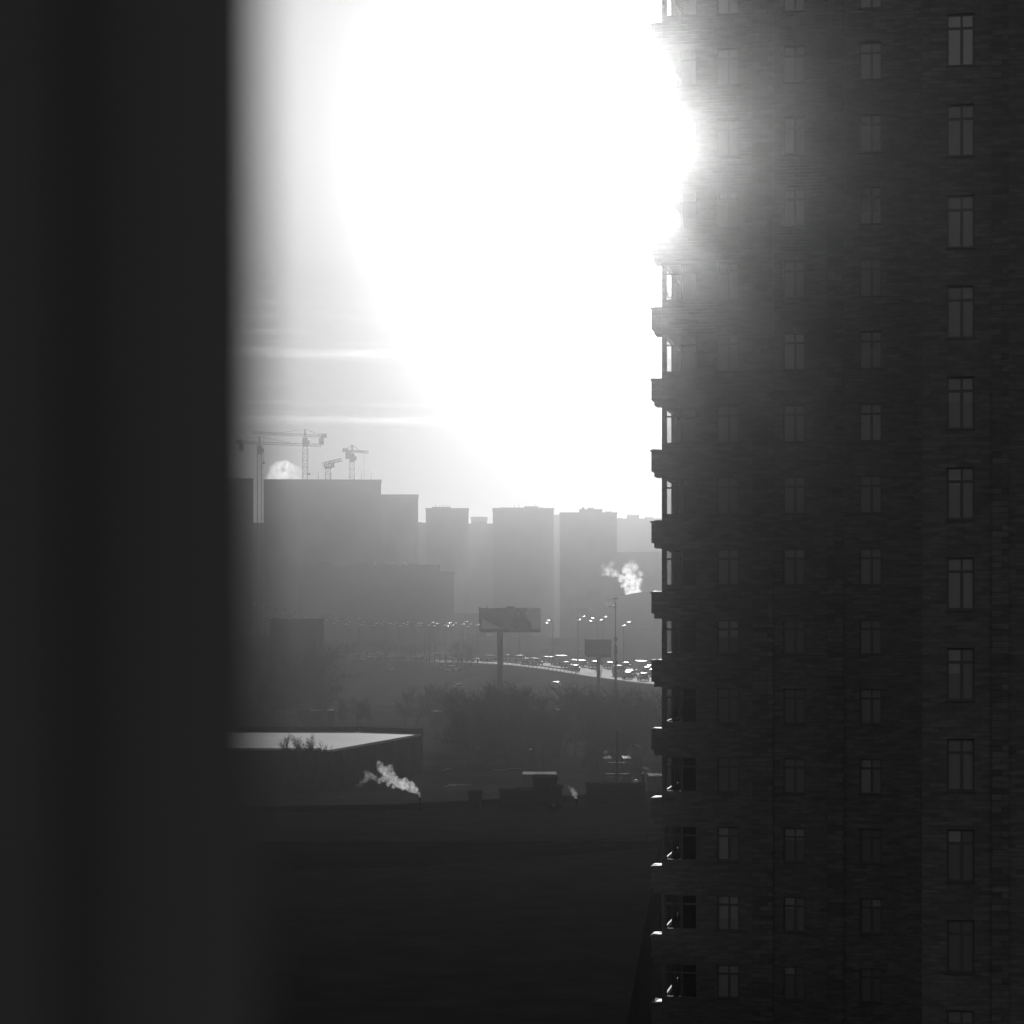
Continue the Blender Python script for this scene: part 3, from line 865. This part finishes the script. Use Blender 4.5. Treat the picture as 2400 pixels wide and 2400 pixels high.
# ------------------------------------------------------------------ snowy roof building and yard
zr = 4.5
def roofpt(px, py, z=zr):
    Y = (CAMZ - z) * F / (py - HY); return ((px - HX) / F * Y, Y)
poly = [roofpt(470, 1753), roofpt(752, 1753.5), roofpt(754, 1757.5), roofpt(775, 1757), roofpt(985, 1720), roofpt(840, 1715.5), roofpt(470, 1715)]
sb = thing("snowy_roof_building", "dark low building with a flat roof under bright snow", "building", (poly[1][0], poly[1][1], 0))
ox, oy = poly[1]
loc = [(x - ox, y - oy) for x, y in poly]
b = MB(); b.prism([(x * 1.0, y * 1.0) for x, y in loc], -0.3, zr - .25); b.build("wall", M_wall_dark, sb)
cxy = (sum(p[0] for p in loc) / len(loc), sum(p[1] for p in loc) / len(loc))
sc_ = 1.0
b = MB()
b.prism([(cxy[0] + (x - cxy[0]) * 1.004, cxy[1] + (y - cxy[1]) * 1.004) for x, y in loc], zr - .25, zr); b.build("snow_cover", M_roofsnow, sb)
b = MB()
for k in range(4, 6):
    p, q = Vector((*loc[k], 0)), Vector((*loc[k + 1], 0))
    n_ = (q - p).normalized(); e = Vector((-n_.y, n_.x, 0)); e = e if e.y > 0 else -e
    v4 = [p + e * .3, q + e * .3, q + e * .6, p + e * .6]
    b.add([(v.x, v.y, 0) for v in v4] + [(v.x, v.y, zr + .6) for v in v4],
          [(0, 1, 5, 4), (1, 2, 6, 5), (2, 3, 7, 6), (3, 0, 4, 7), (4, 5, 6, 7)])
b.build("parapet", M_wall_dark, sb)
for f_ in (.12, .30, .48, .66, .84):
    b = MB()
    p = Vector((*loc[3], 0)).lerp(Vector((*loc[4], 0)), f_)
    b.tube((p.x + .05, p.y - .12, 0), (p.x + .05, p.y - .12, zr - .3), .16, .16, 6)
    b.build("downpipe", M_dark, sb)

M_thinsnow = mat("thin_old_snow", 0.5, 0.9, 0.06, 0.35, 0.8)
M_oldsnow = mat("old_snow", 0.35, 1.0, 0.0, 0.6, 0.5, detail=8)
# low sheds and walls with thin snow that catch the light
def shed(label, px0, px1, py, h=2.8, Y=None, dep=5.0, mat_=None, slope=0.0):
    mat_ = M_thinsnow if random.random() < .6 else M_roofsnow
    c = ground_hit((px0 + px1) / 2, py, h) if Y is None else at((px0 + px1) / 2, py, Y)
    Yc = c.y
    z0 = ground_z(c.x, Yc); hh = max(1.2, c.z - z0)
    wd = (px1 - px0) / F * Yc
    o = thing("garage_row", label, "garage", (c.x, Yc, z0), R(slope), "low garages and sheds below the highway")
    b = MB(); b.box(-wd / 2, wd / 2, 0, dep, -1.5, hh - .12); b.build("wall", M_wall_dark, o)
    b = MB(); n = max(3, int(wd / 1.5))
    for i in range(n):
        if random.random() < .8:
            x0 = -wd / 2 + i * wd / n
            b.box(x0, x0 + wd / n, -.1, dep * random.uniform(.5, .98), hh - .118, hh - .118 + random.uniform(.05, .13))
    if not b.v: b.box(-wd / 2, wd / 2, -.1, dep, hh - .118, hh)
    b.build("snow_cover", mat_ or M_roofsnow, o)
    return o
for lab, a, b_, y in (("snow topped garage row left of the thicket, the brighter of a pair", 1054, 1086, 1665), ("snow topped garage row left of the thicket, the fainter of a pair", 1008, 1036, 1666),
                      ("thin snow topped wall deep in the thicket", 1300, 1342, 1662), ("snow topped shed left of the wooden pole", 1240, 1258, 1755),
                      ("snow topped shed just left of the wooden pole", 1397, 1412, 1756), ("snow topped shed at the foot of the wooden pole", 1416, 1434, 1776),
                      ("snow topped shed right of the wooden pole", 1461, 1479, 1776), ("snow topped shed close to the brick tower ledges", 1485, 1502, 1748),
                      ("long faint garage row behind the dark roof hut", 1225, 1305, 1813), ("short snow topped garage by the tower ledges low down", 1522, 1560, 1817),
                      ("snow topped garage far left behind the snowy roof", 700, 780, 1664), ):
    shed(lab, a, b_, y)
def bank_strip(px0, py0, px1, py1, wid, name="snow_patch"):
    """a long ribbon of old snow lying on the ground"""
    b = MB(); pts = []
    n = 24
    for k in range(n + 1):
        t_ = k / n
        p = ground_hit(px0 + (px1 - px0) * t_, py0 + (py1 - py0) * t_)
        w_ = wid * (.3 + 1.0 * abs(noise.noise(Vector((k * .5, px0, 0))))) * math.sin(math.pi * min(1, max(.04, t_)))
        for e in (-.5, .5):
            y_ = p.y + e * w_; pts.append((p.x, y_, ground_z(p.x, y_) + .12))
    b.add(pts, [(2 * k, 2 * k + 2, 2 * k + 3, 2 * k + 1) for k in range(n)])
    tag(b.build(name, M_oldsnow), kind="stuff")
M_oldsnow = mat("old_snow", 0.35, 1.0, 0.0, 0.6, 0.5, detail=8)
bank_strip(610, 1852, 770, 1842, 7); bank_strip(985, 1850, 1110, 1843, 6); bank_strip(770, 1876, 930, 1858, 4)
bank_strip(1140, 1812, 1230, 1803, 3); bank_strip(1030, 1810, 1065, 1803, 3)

# ------------------------------------------------------------------ nearer dark roofs
nb = thing("flat_roof_building", "long dark building with huts, pipes and chimneys on its flat roof", "building", (0, 155, 0))
zn = 5.0
NY = 155.0
pl = [(-58, -11), (16, -11), (20, 33), (-8.9, 13.6), (-58, 4)]
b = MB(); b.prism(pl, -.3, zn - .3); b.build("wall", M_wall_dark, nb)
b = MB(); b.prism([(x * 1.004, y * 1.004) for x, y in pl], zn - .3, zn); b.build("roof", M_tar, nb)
b = MB()
for i in (2, 3):
    p, q = Vector((*pl[i], 0)), Vector((*pl[i + 1], 0)); d = (q - p).normalized(); e = Vector((-d.y, d.x, 0)) * .3
    v4 = [p, q, q + e, p + e]
    b.add([(v.x, v.y, zn) for v in v4] + [(v.x, v.y, zn + .35) for v in v4], [(0, 1, 5, 4), (1, 2, 6, 5), (2, 3, 7, 6), (3, 0, 4, 7), (4, 5, 6, 7)])
b.build("parapet", M_wall_dark, nb)
def roofbox(nm, px0, px1, py, Y, dep, m=M_wall_dark):
    a, c = at(px0, py, Y), at(px1, py, Y)
    if a.z <= zn + .2: return
    b = MB(); b.box(a.x, c.x, Y - NY, Y - NY + dep, zn + .002, a.z)
    b.box(a.x - .08, c.x + .08, Y - NY - .08, Y - NY + dep + .08, a.z, a.z + .1)
    return b.build(nm, m, nb)
roofbox("roof_hut", 1250, 1306, 1826, 172, 2)
roofbox("roof_hut", 1290, 1318, 1846, 169, 2)
roofbox("chimney", 1098, 1129, 1859, 168, 1.4)
roofbox("chimney", 1171, 1208, 1854, 170, 1.4)
roofbox("roof_hut", 1208, 1250, 1853, 171, 2)
roofbox("roof_hut", 1376, 1512, 1842, 174, 2)
for fx, fy, fY, fr_ in ((984, 1868, 168, .09), (1351, 1871, 172, .08), (1298, 1891, 165, .08)):
    b = MB(); p = at(fx, fy, fY); b.tube((p.x, fY - NY, zn), (p.x, fY - NY, p.z), fr_, fr_, 8); b.build("flue", M_dark, nb)
b = MB(); p = at(1490, 1842, 175); b.ellipsoid((p.x, 20, p.z + .28), .2, .2, .19, 12, 8); b.tube((p.x, 20, p.z), (p.x, 20, p.z + .2), .04, .04, 6)
b.build("vent_cowl", M_lamp, nb, smooth=True)
# the closest roof, along the bottom edge
cb_ = thing("flat_roof_building", "closest dark building, its roof edge sloping up to the right along the bottom", "building", (0, 100, 0))
zc = 5.0
pl = [(-60, -28), (3.2, -28), (8.5, 40), (-4.6, 29), (-60, 10)]
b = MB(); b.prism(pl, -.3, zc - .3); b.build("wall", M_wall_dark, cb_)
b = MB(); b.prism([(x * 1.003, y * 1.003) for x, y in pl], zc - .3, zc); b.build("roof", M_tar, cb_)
b = MB()
for i in (2, 3):
    p, q = Vector((*pl[i], 0)), Vector((*pl[i + 1], 0)); d = (q - p).normalized(); e = Vector((-d.y, d.x, 0)) * .25
    n = int((q - p).length / 1.2)
    for k in range(n + 1):
        r_ = p.lerp(q, k / n) + e; b.tube((r_.x, r_.y, zc), (r_.x, r_.y, zc + .75), .025, .025, 5)
    for hgt in (.4, .75): b.tube((p.x + e.x, p.y + e.y, zc + hgt), (q.x + e.x, q.y + e.y, zc + hgt), .025, .025, 5)
b.build("railing", M_dark, cb_)

# ------------------------------------------------------------------ wooden poles with wires
def pole(label, px, ytop, ybase, Y, arms=True):
    a = at(px, ytop, Y); z0 = ground_z(a.x, Y)
    o = thing("utility_pole", label, "pole", (a.x, Y, z0), 0, None)
    H = a.z - z0
    b = MB(); b.tube((0, 0, -.3), (0, 0, H), .16, .10, 8); b.build("shaft", M_dark, o)
    if arms:
        b = MB(); b.box(-1.1, 1.1, -.06, .06, H - 4.3, H - 4.15); b.box(-.8, .8, -.06, .06, H - 3.2, H - 3.08); b.build("crossarm", M_dark, o)
        b = MB(); b.tube((0, 0, H - 4.2), (-6.5, -2, H - 8.0), .02, .02, 4); b.tube((0, 0, H - 4.3), (-3, 1, H - 5.4), .05, .05, 4); b.build("stay", M_dark, o)
        b = MB(); b.tube((0, 0, H - 2.4), (-.95, 0, H - 2.2), .03, .03, 5); b.build("lamp_arm", M_dark, o)
        b = MB(); b.ellipsoid((-1.05, 0, H - 2.2), .2, .2, .24, 10, 6); b.build("lamp_head", M_lamp, o, smooth=True)
    return o
pole("tall wooden utility pole with crossarms left of the tower ledges", 1446, 1711, 1850, 230)
pole("short thin pole low beside the tower ledges", 1507, 1812, 1862, 205, False)

# ------------------------------------------------------------------ street lamps
def lamp_proto():
    o = thing("street_lamp", "x", "street lamp")
    b = MB(); b.tube((0, 0, 0), (0, 0, 12.0), .14, .085, 8); b.tube((0, 0, 0), (0, 0, 1.2), .2, .2, 8); b.build("pole", M_dark, o)
    b = MB()
    b.tube((0, 0, 11.9), (.5, 0, 12.5), .07, .06, 6); b.tube((.5, 0, 12.5), (1.3, 0, 12.75), .06, .05, 6)
    b.tube((0, 0, 11.2), (.5, .5, 11.75), .06, .05, 6); b.tube((.5, .5, 11.75), (1.0, .95, 11.95), .05, .05, 6)
    b.build("arm", M_dark, o)
    M1 = Matrix.Rotation(R(-8), 4, 'Y')
    b = MB(); b.ellipsoid((1.75, 0, 12.85), .80, .42, .10, 12, 8, M1); b.build("lamp_head", M_lamp, o, smooth=True)
    b = MB(); b.ellipsoid((1.35, 1.05, 12.05), .80, .42, .10, 12, 8, M1); b.build("lamp_head", M_lamp, o, smooth=True)
    return o
lp = lamp_proto(); lused = False
def lamp(px, yhead, Y, label, group, mirror=False, rz=0.0):
    global lused
    p = at(px, yhead, Y); gz_ = ground_z(p.x, p.y)
    s = max(.5, (p.z - gz_) / 12.5)
    o = lp if not lused else copy_tree(lp)
    lused = True
    o.location = (p.x, p.y, gz_); o.rotation_euler = (0, 0, rz)
    o.scale = (s, s, s)
    tag(o, label, "street lamp", group)
    return o
def zx(x): return 500 + x * .31056
def zy(y): return 950 + y * .31056
GA, GB = "street lamps in the far row along the highway", "street lamps in the near row along the highway"
LA, LB = "thin twin headed street lamp in the upper far row along the highway", "thin twin headed street lamp in the lower near row along the highway"
rowA = ((472, 1525), (552, 1538), (620, 1550), (688, 1557), (757, 1568), (830, 1580), (908, 1588), (975, 1597), (1043, 1608), (1113, 1615), (1205, 1622),
        (1300, 1640), (1400, 1645), (1493, 1645), (1595, 1650), (1703, 1652), (1800, 1657), (400, 1510), (335, 1495))
for x, y in rowA:
    px = zx(x); q, h = road_at_px(px, -14)
    lamp(px, zy(y), q.y, LA, GA, rz=R(122 + random.uniform(-10, 10)))
rowB = ((390, 1590), (445, 1605), (520, 1608), (590, 1612), (672, 1617), (752, 1625), (832, 1632), (920, 1640), (1010, 1648), (1110, 1650), (1207, 1658), (1315, 1660), (1412, 1660), (1525, 1658), (1632, 1655), (1760, 1655), (1880, 1648))
for i, (x, y) in enumerate(rowB):
    px = zx(x); lamp(px, zy(y) - 2, 700 - 85 * i / 16, LB, GB, rz=R(55 + random.uniform(-10, 10)))
for x, y, Y in ((1019, 1464, 618), (1043, 1462, 616), (1060, 1463, 613), (1084, 1460, 610), (1097, 1465, 630), (1119, 1462, 606)):
    lamp(x, y, Y, LB, GB, rz=R(58))
for x, y, Y, lab, rz in ((1295, 1457, 606, "twin headed street lamp right of the big billboard, heads to the left", 130), (1218, 1452, 632, "street lamp half hidden behind the big billboard", 95),
                         (1355, 1449, 570, "street lamp just left of the small billboard with heads to the right", 45), (1411, 1449, 580, "street lamp above the small billboard", 60),
                         (1462, 1462, 520, "street lamp nearest the brick tower, right of the thick mast", 50), (1400, 1452, 600, "distant street lamp behind the small billboard", 130)):
    lamp(x, y, Y, lab, "street lamps standing alone by the highway", rz=R(rz))
# thick mast with brackets and floodlight
p = at(1443, 1408, 425); gz_ = ground_z(p.x, p.y)
o = thing("camera_mast", "thick dark mast with boxes and brackets in front of the small billboard", "mast", (p.x, p.y, gz_))
H = p.z - gz_
b = MB(); b.tube((0, 0, 0), (0, 0, H * .55), .24, .2, 10); b.tube((0, 0, H * .55), (0, 0, H - .2), .11, .09, 8); b.build("pole", M_dark, o)
b = MB(); b.tube((0, 0, H - .6), (-.2, 0, H + .3), .05, .05, 5); b.box(-.35, .4, -.15, .15, H + .25, H + .5, Matrix.Rotation(R(-20), 4, 'Y') if False else None); b.build("camera", M_dark, o)
b = MB(); b.ellipsoid((-.5, 0, H - 1.0), .4, .22, .18, 12, 8); b.tube((0, 0, H - 1.05), (-.4, 0, H - 1.0), .04, .04, 5); b.build("floodlight", M_lamp, o, smooth=True)
for x0, x1, f0, f1 in ((-.3, .3, .62, .66), (-.28, .3, .50, .58), (-.2, .38, .40, .44)):
    b = MB(); b.box(x0, x1, -.26, .28, H * f0, H * f1); b.build("equipment_box", M_dark, o)

# ------------------------------------------------------------------ billboards
def billboard(label, px0, px1, y0, y1, pole_px, Y, pole_w, poster):
    a, c = at(px0, y0, Y), at(px1, y1, Y)
    pc = at(pole_px, y1, Y); z0 = ground_z(pc.x, Y)
    o = thing("billboard", label, "billboard", (pc.x, Y, z0), 0)
    b = MB(); b.tube((0, .5, -1), (0, .5, c.z - z0), pole_w, pole_w, 12); b.build("post", M_bill_dark, o)
    x0, x1, zb, zt = a.x - pc.x, c.x - pc.x, c.z - z0, a.z - z0
    b = MB(); b.box(x0, x1, .06, .75, zb, zt); b.build("back_panel", M_bill_dark, o)
    b = MB(); e = .28
    b.box(x0 - e, x0, -.1, .8, zb - e, zt + .25); b.box(x0, x1, -.35, .8, zb - .65, zb); b.box(x0, x1, .05, .4, zt, zt + .08); b.build("frame", M_bill_dark, o)
    ps = MB(); W, H_ = x1 - x0, zt - zb
    for k, (mi, pts) in enumerate(poster):
        ps.mi = mi; y = .05 - .012 * k
        ps.add([(x0 + u * W, y, zb + v * H_) for u, v in pts], [tuple(range(len(pts)))])
    ob = ps.build("poster", [M_p0, M_p1, M_p2], o)
    return o, (x0, x1, zb, zt)
M_bill_dark = mat("billboard_steel", 0.03, 0.8, 0.05, 0.2)
M_p0 = mat("poster_mid", 0.14, 0.7, 0.1, 0.15, 0.5); M_p1 = mat("poster_pale", 0.85, 0.7, 0.1, 0.05); M_p2 = mat("poster_dark", 0.06, 0.7, 0.1, 0.2)
circ = lambda u, v, ru, rv, n=18: [(u + ru * math.cos(2 * math.pi * i / n), v + rv * math.sin(2 * math.pi * i / n)) for i in range(n)]
bb, ext = billboard("large billboard on one thick post with a wedge and a portrait on its poster", 1126, 1267, 1426, 1474, 1172, 455, .56,
    ((0, [(0, 0), (1, 0), (1, 1), (0, 1)]), (1, [(0.02, 0.0), (.38, 0.0), (.02, .52)]), (1, [(.80, 0), (1, 0), (1, 1), (.8, 1), (.74, .78), (.80, .4)]),
     (2, [(.46, 0), (.86, 0), (.84, .30), (.77, .55), (.69, .70), (.60, .70), (.54, .52), (.50, .25)]), (2, circ(.63, .72, .065, .24)), (0, circ(.632, .72, .035, .15)),
     (1, [(.47, 0.0), (.53, .0), (.60, .18), (.58, .2)]), (2, [(.70, .98), (.80, .98), (.755, .84), (.72, .80)])))
b = MB(); x0, x1, zb, zt = ext; xm = x0 + (x1 - x0) * .5
b.prism([(xm - .75, .1), (xm + .75, .1), (xm + .75, .5), (xm - .75, .5)], zt + .08, zt + .38); b.tube((x0 + 1.2, .3, zt), (x0 + 1.2, .3, zt + .6), .1, .1, 6)
b.build("top_lamp", M_bill_dark, bb)
billboard("small dark blank billboard on a post beside the highway lamps", 1374, 1433, 1500, 1532, 1403, 440, .34,
    ((2, [(0, 0), (1, 0), (1, 1), (0, 1)]),))

# ------------------------------------------------------------------ cars
def paint(name, v):
    m = mat(name, v, 0.28, 0.6, 0.05); m.node_tree.nodes['Principled BSDF'].inputs['Coat Weight'].default_value = 0.35
    m.node_tree.nodes['Principled BSDF'].inputs['Coat Roughness'].default_value = 0.12
    return m
M_glass_car = mat("car_glass", 0.02, 0.08, 0.8, 0.0)
M_tyre = mat("tyre_rubber", 0.02, 0.9, 0.1, 0.1)
M_tail = mat("light_lens", 0.25, 0.15, 0.8, 0.0)
def loft(m, secs):
    """secs: list of (x, [(y, z) half profile from bottom to top]); mirrored in y"""
    rings = []
    for x, prof in secs:
        ring = [(x, -y, z) for y, z in prof] + [(x, y, z) for y, z in reversed(prof)]
        rings.append(ring)
    n = len(rings[0]); vs = [p for r in rings for p in r]; fs = []
    for k in range(len(rings) - 1):
        for i in range(n): fs.append((k * n + i, k * n + (i + 1) % n, (k + 1) * n + (i + 1) % n, (k + 1) * n + i))
    fs.append(tuple(range(n - 1, -1, -1))); fs.append(tuple((len(rings) - 1) * n + i for i in range(n)))
    m.add(vs, fs)
def make_car(pm, tall=0.0):
    o = thing("car", "x", "car")
    b = MB()
    P = lambda w_, z0, zm, zt: [(w_ * .82, z0), (w_ * .98, z0 + .12), (w_, zm), (w_ * .93, zt)]
    loft(b, [(-2.15, P(.72, .42, .6, .80)), (-2.05, P(.82, .30, .62, .93)), (-1.3, P(.88, .24, .66, 1.0)), (0, P(.9, .22, .66, 1.0)), (1.0, P(.89, .22, .66, .96)),
             (1.75, P(.85, .26, .6, .82)), (2.08, P(.76, .32, .52, .66))])
    h = 1.46 + tall
    loft(b, [(-1.55 - tall * .6, [(.60, h - .12), (.62, h - .07), (.55, h - .03), (.3, h - .02)]), (-.7, [(.62, h - .07), (.64, h - .03), (.56, h), (.3, h + .02)]),
             (.15, [(.62, h - .09), (.64, h - .05), (.55, h - .02), (.3, h)])])
    b.build("body", pm, o, smooth=False)
    g = MB()
    loft(g, [(-2.0 - tall * .1, [(.72, .96), (.71, .97), (.70, .98), (.4, .98)]), (-1.5 - tall * .5, [(.8, .985), (.70, h - .2), (.62, h - .12), (.3, h - .10)]),
             (.15, [(.82, .985), (.70, h - .16), (.63, h - .09), (.3, h - .07)]), (1.05, [(.76, .955), (.75, .96), (.72, .965), (.4, .97)])])
    g.build("windows", M_glass_car, o)
    for x in (-1.3, 1.32):
        for y in (-.78, .78):
            wv = MB(); wv.tube((x, y - .1, .33), (x, y + .1, .33), .33, .33, 14); wv.build("wheel", M_tyre, o)
    for y in (-.62, .62):
        l = MB(); l.ellipsoid((-2.09, y, .78), .06, .16, .08, 8, 6); l.build("tail_light", M_tail, o, smooth=True)
        l = MB(); l.ellipsoid((1.98, y, .62), .1, .16, .07, 8, 6); l.build("headlight", M_tail, o, smooth=True)
    return o
def make_van(pm):
    o = thing("van", "x", "van")
    b = MB()
    loft(b, [(-2.7, [(.85, .35), (.95, .5), (.97, 1.3), (.88, 2.2)]), (.9, [(.85, .3), (.97, .45), (.97, 1.3), (.88, 2.25)]), (1.7, [(.84, .3), (.95, .45), (.95, 1.2), (.82, 1.75)]),
             (2.1, [(.82, .3), (.93, .45), (.93, 1.0), (.84, 1.2)]), (2.65, [(.75, .35), (.85, .5), (.85, .8), (.75, .95)])])
    b.build("body", pm, o)
    g = MB(); loft(g, [(.95, [(.90, 1.35), (.905, 1.5), (.86, 1.95), (.6, 2.0)]), (1.72, [(.965, 1.22), (.9, 1.4), (.84, 1.72), (.6, 1.77)]), (2.12, [(.88, 1.18), (.87, 1.19), (.85, 1.215), (.6, 1.23)])])
    g.build("windows", M_glass_car, o)
    for x in (-1.7, 1.6):
        for y in (-.84, .84):
            wv = MB(); wv.tube((x, y - .11, .35), (x, y + .11, .35), .35, .35, 14); wv.build("wheel", M_tyre, o)
    return o
proto = [make_car(paint("white_paint", .35)), make_car(paint("dark_paint", .03)), make_car(paint("silver_paint", .18), .18), make_van(paint("van_paint", .3))]
used = [False] * 4
def vehicle(kind, loc, rz, label, group):
    o = proto[kind] if not used[kind] else copy_tree(proto[kind])
    used[kind] = True
    o.location = loc; o.rotation_euler = (0, 0, rz)
    return tag(o, label, "van" if kind == 3 else "car", group)
KN = ("pale car", "dark car", "silver estate car", "white van")
def on_road(px, off, kind, label=None, group="cars on the highway", rev=False):
    p, h = road_at_px(px, off); p.z += .02
    if rev: h += math.pi
    lab = label or {0: "distant pale car in the traffic on the highway", 1: "distant dark car in the traffic on the highway",
                    2: "distant silver car in the traffic on the highway", 3: "distant pale van in the traffic on the highway"}[kind]
    vehicle(kind, p, h, lab, {0: "pale cars in the highway traffic", 1: "dark cars in the highway traffic", 2: "silver cars in the highway traffic", 3: "vans in the highway traffic"}[kind] if label is None else None)
on_road(1468, 7.0, 1, "dark car on the pale road seen from behind, the farther of two")
on_road(1508, 7.2, 2, "car on the pale road next to the tower ledges, the nearer of two")
rc = random.Random(12)
for px in (850, 858, 868, 880, 889, 900, 912, 923, 934, 945, 958, 966, 985, 1000, 1012, 1030, 1044, 1060, 1075, 1092, 1110, 1140, 1152, 1190, 1204, 1222, 1238, 1252, 1262, 1272, 1290, 1300,
           1312, 1325, 1345, 1358, 1366, 1392, 1428, 1452, 1460, 1466, 1474, 1482, 1500, 1512, 1522, 1530, 1540):
    off = rc.choice((-9.5, -6.3, -3.2, 3.6))
    on_road(px, off, rc.choice((0, 1, 1, 2, 2, 1, 3)), rev=off > 0)
for px, py, k, lab in ((1304, 1610, 0, "pale car parked above the thicket with a bright windscreen"), (1036, 1565, 1, "dark car parked on the slope left of the big billboard"),
                       (1075, 1616, 0, "pale car parked at the left top of the thicket"), (724, 1610, 2, "silver car parked on the slope under the dark shed"),
                       (730, 1630, 1, "dark car parked low on the slope under the dark shed"), (794, 1572, 0, "pale car parked on the slope right of the dark shed"),
                       (912, 1572, 1, "dark car parked alone in the middle of the slope"), (1255, 1674, 2, "silver car parked deep in the thicket"),
                       (1345, 1570, 1, "dark car parked beside the highway verge"), (1062, 1572, 0, "pale car parked on the slope below the two dark trees"), (852, 1546, 3, "white van parked on the slope at the left end of the traffic")):
    p = ground_hit(px, py, .4, 350); p.z = ground_z(p.x, p.y)
    vehicle(k, p, random.uniform(.9, 2.2), lab, "cars parked on the slope")

# guard rail on the near edge of the highway
gr = thing("guard_rail", "low steel guard rail on the near edge of the highway", "guard rail", (0, 0, 0))
b = MB()
last = None
for Y in np.arange(540, 612, 3.0):
    p, h = road_point(Y, 10.6)
    pr = MB(); pr.tube((p.x, p.y, p.z - .4), (p.x, p.y, p.z + .75), .06, .06, 5); pr.build("post", M_steel, gr)
    if last is not None:
        b.tube((last.x, last.y, last.z + .62), (p.x, p.y, p.z + .62), .14, .14, 6, False)
    last = p
b.build("rail", M_steel, gr)
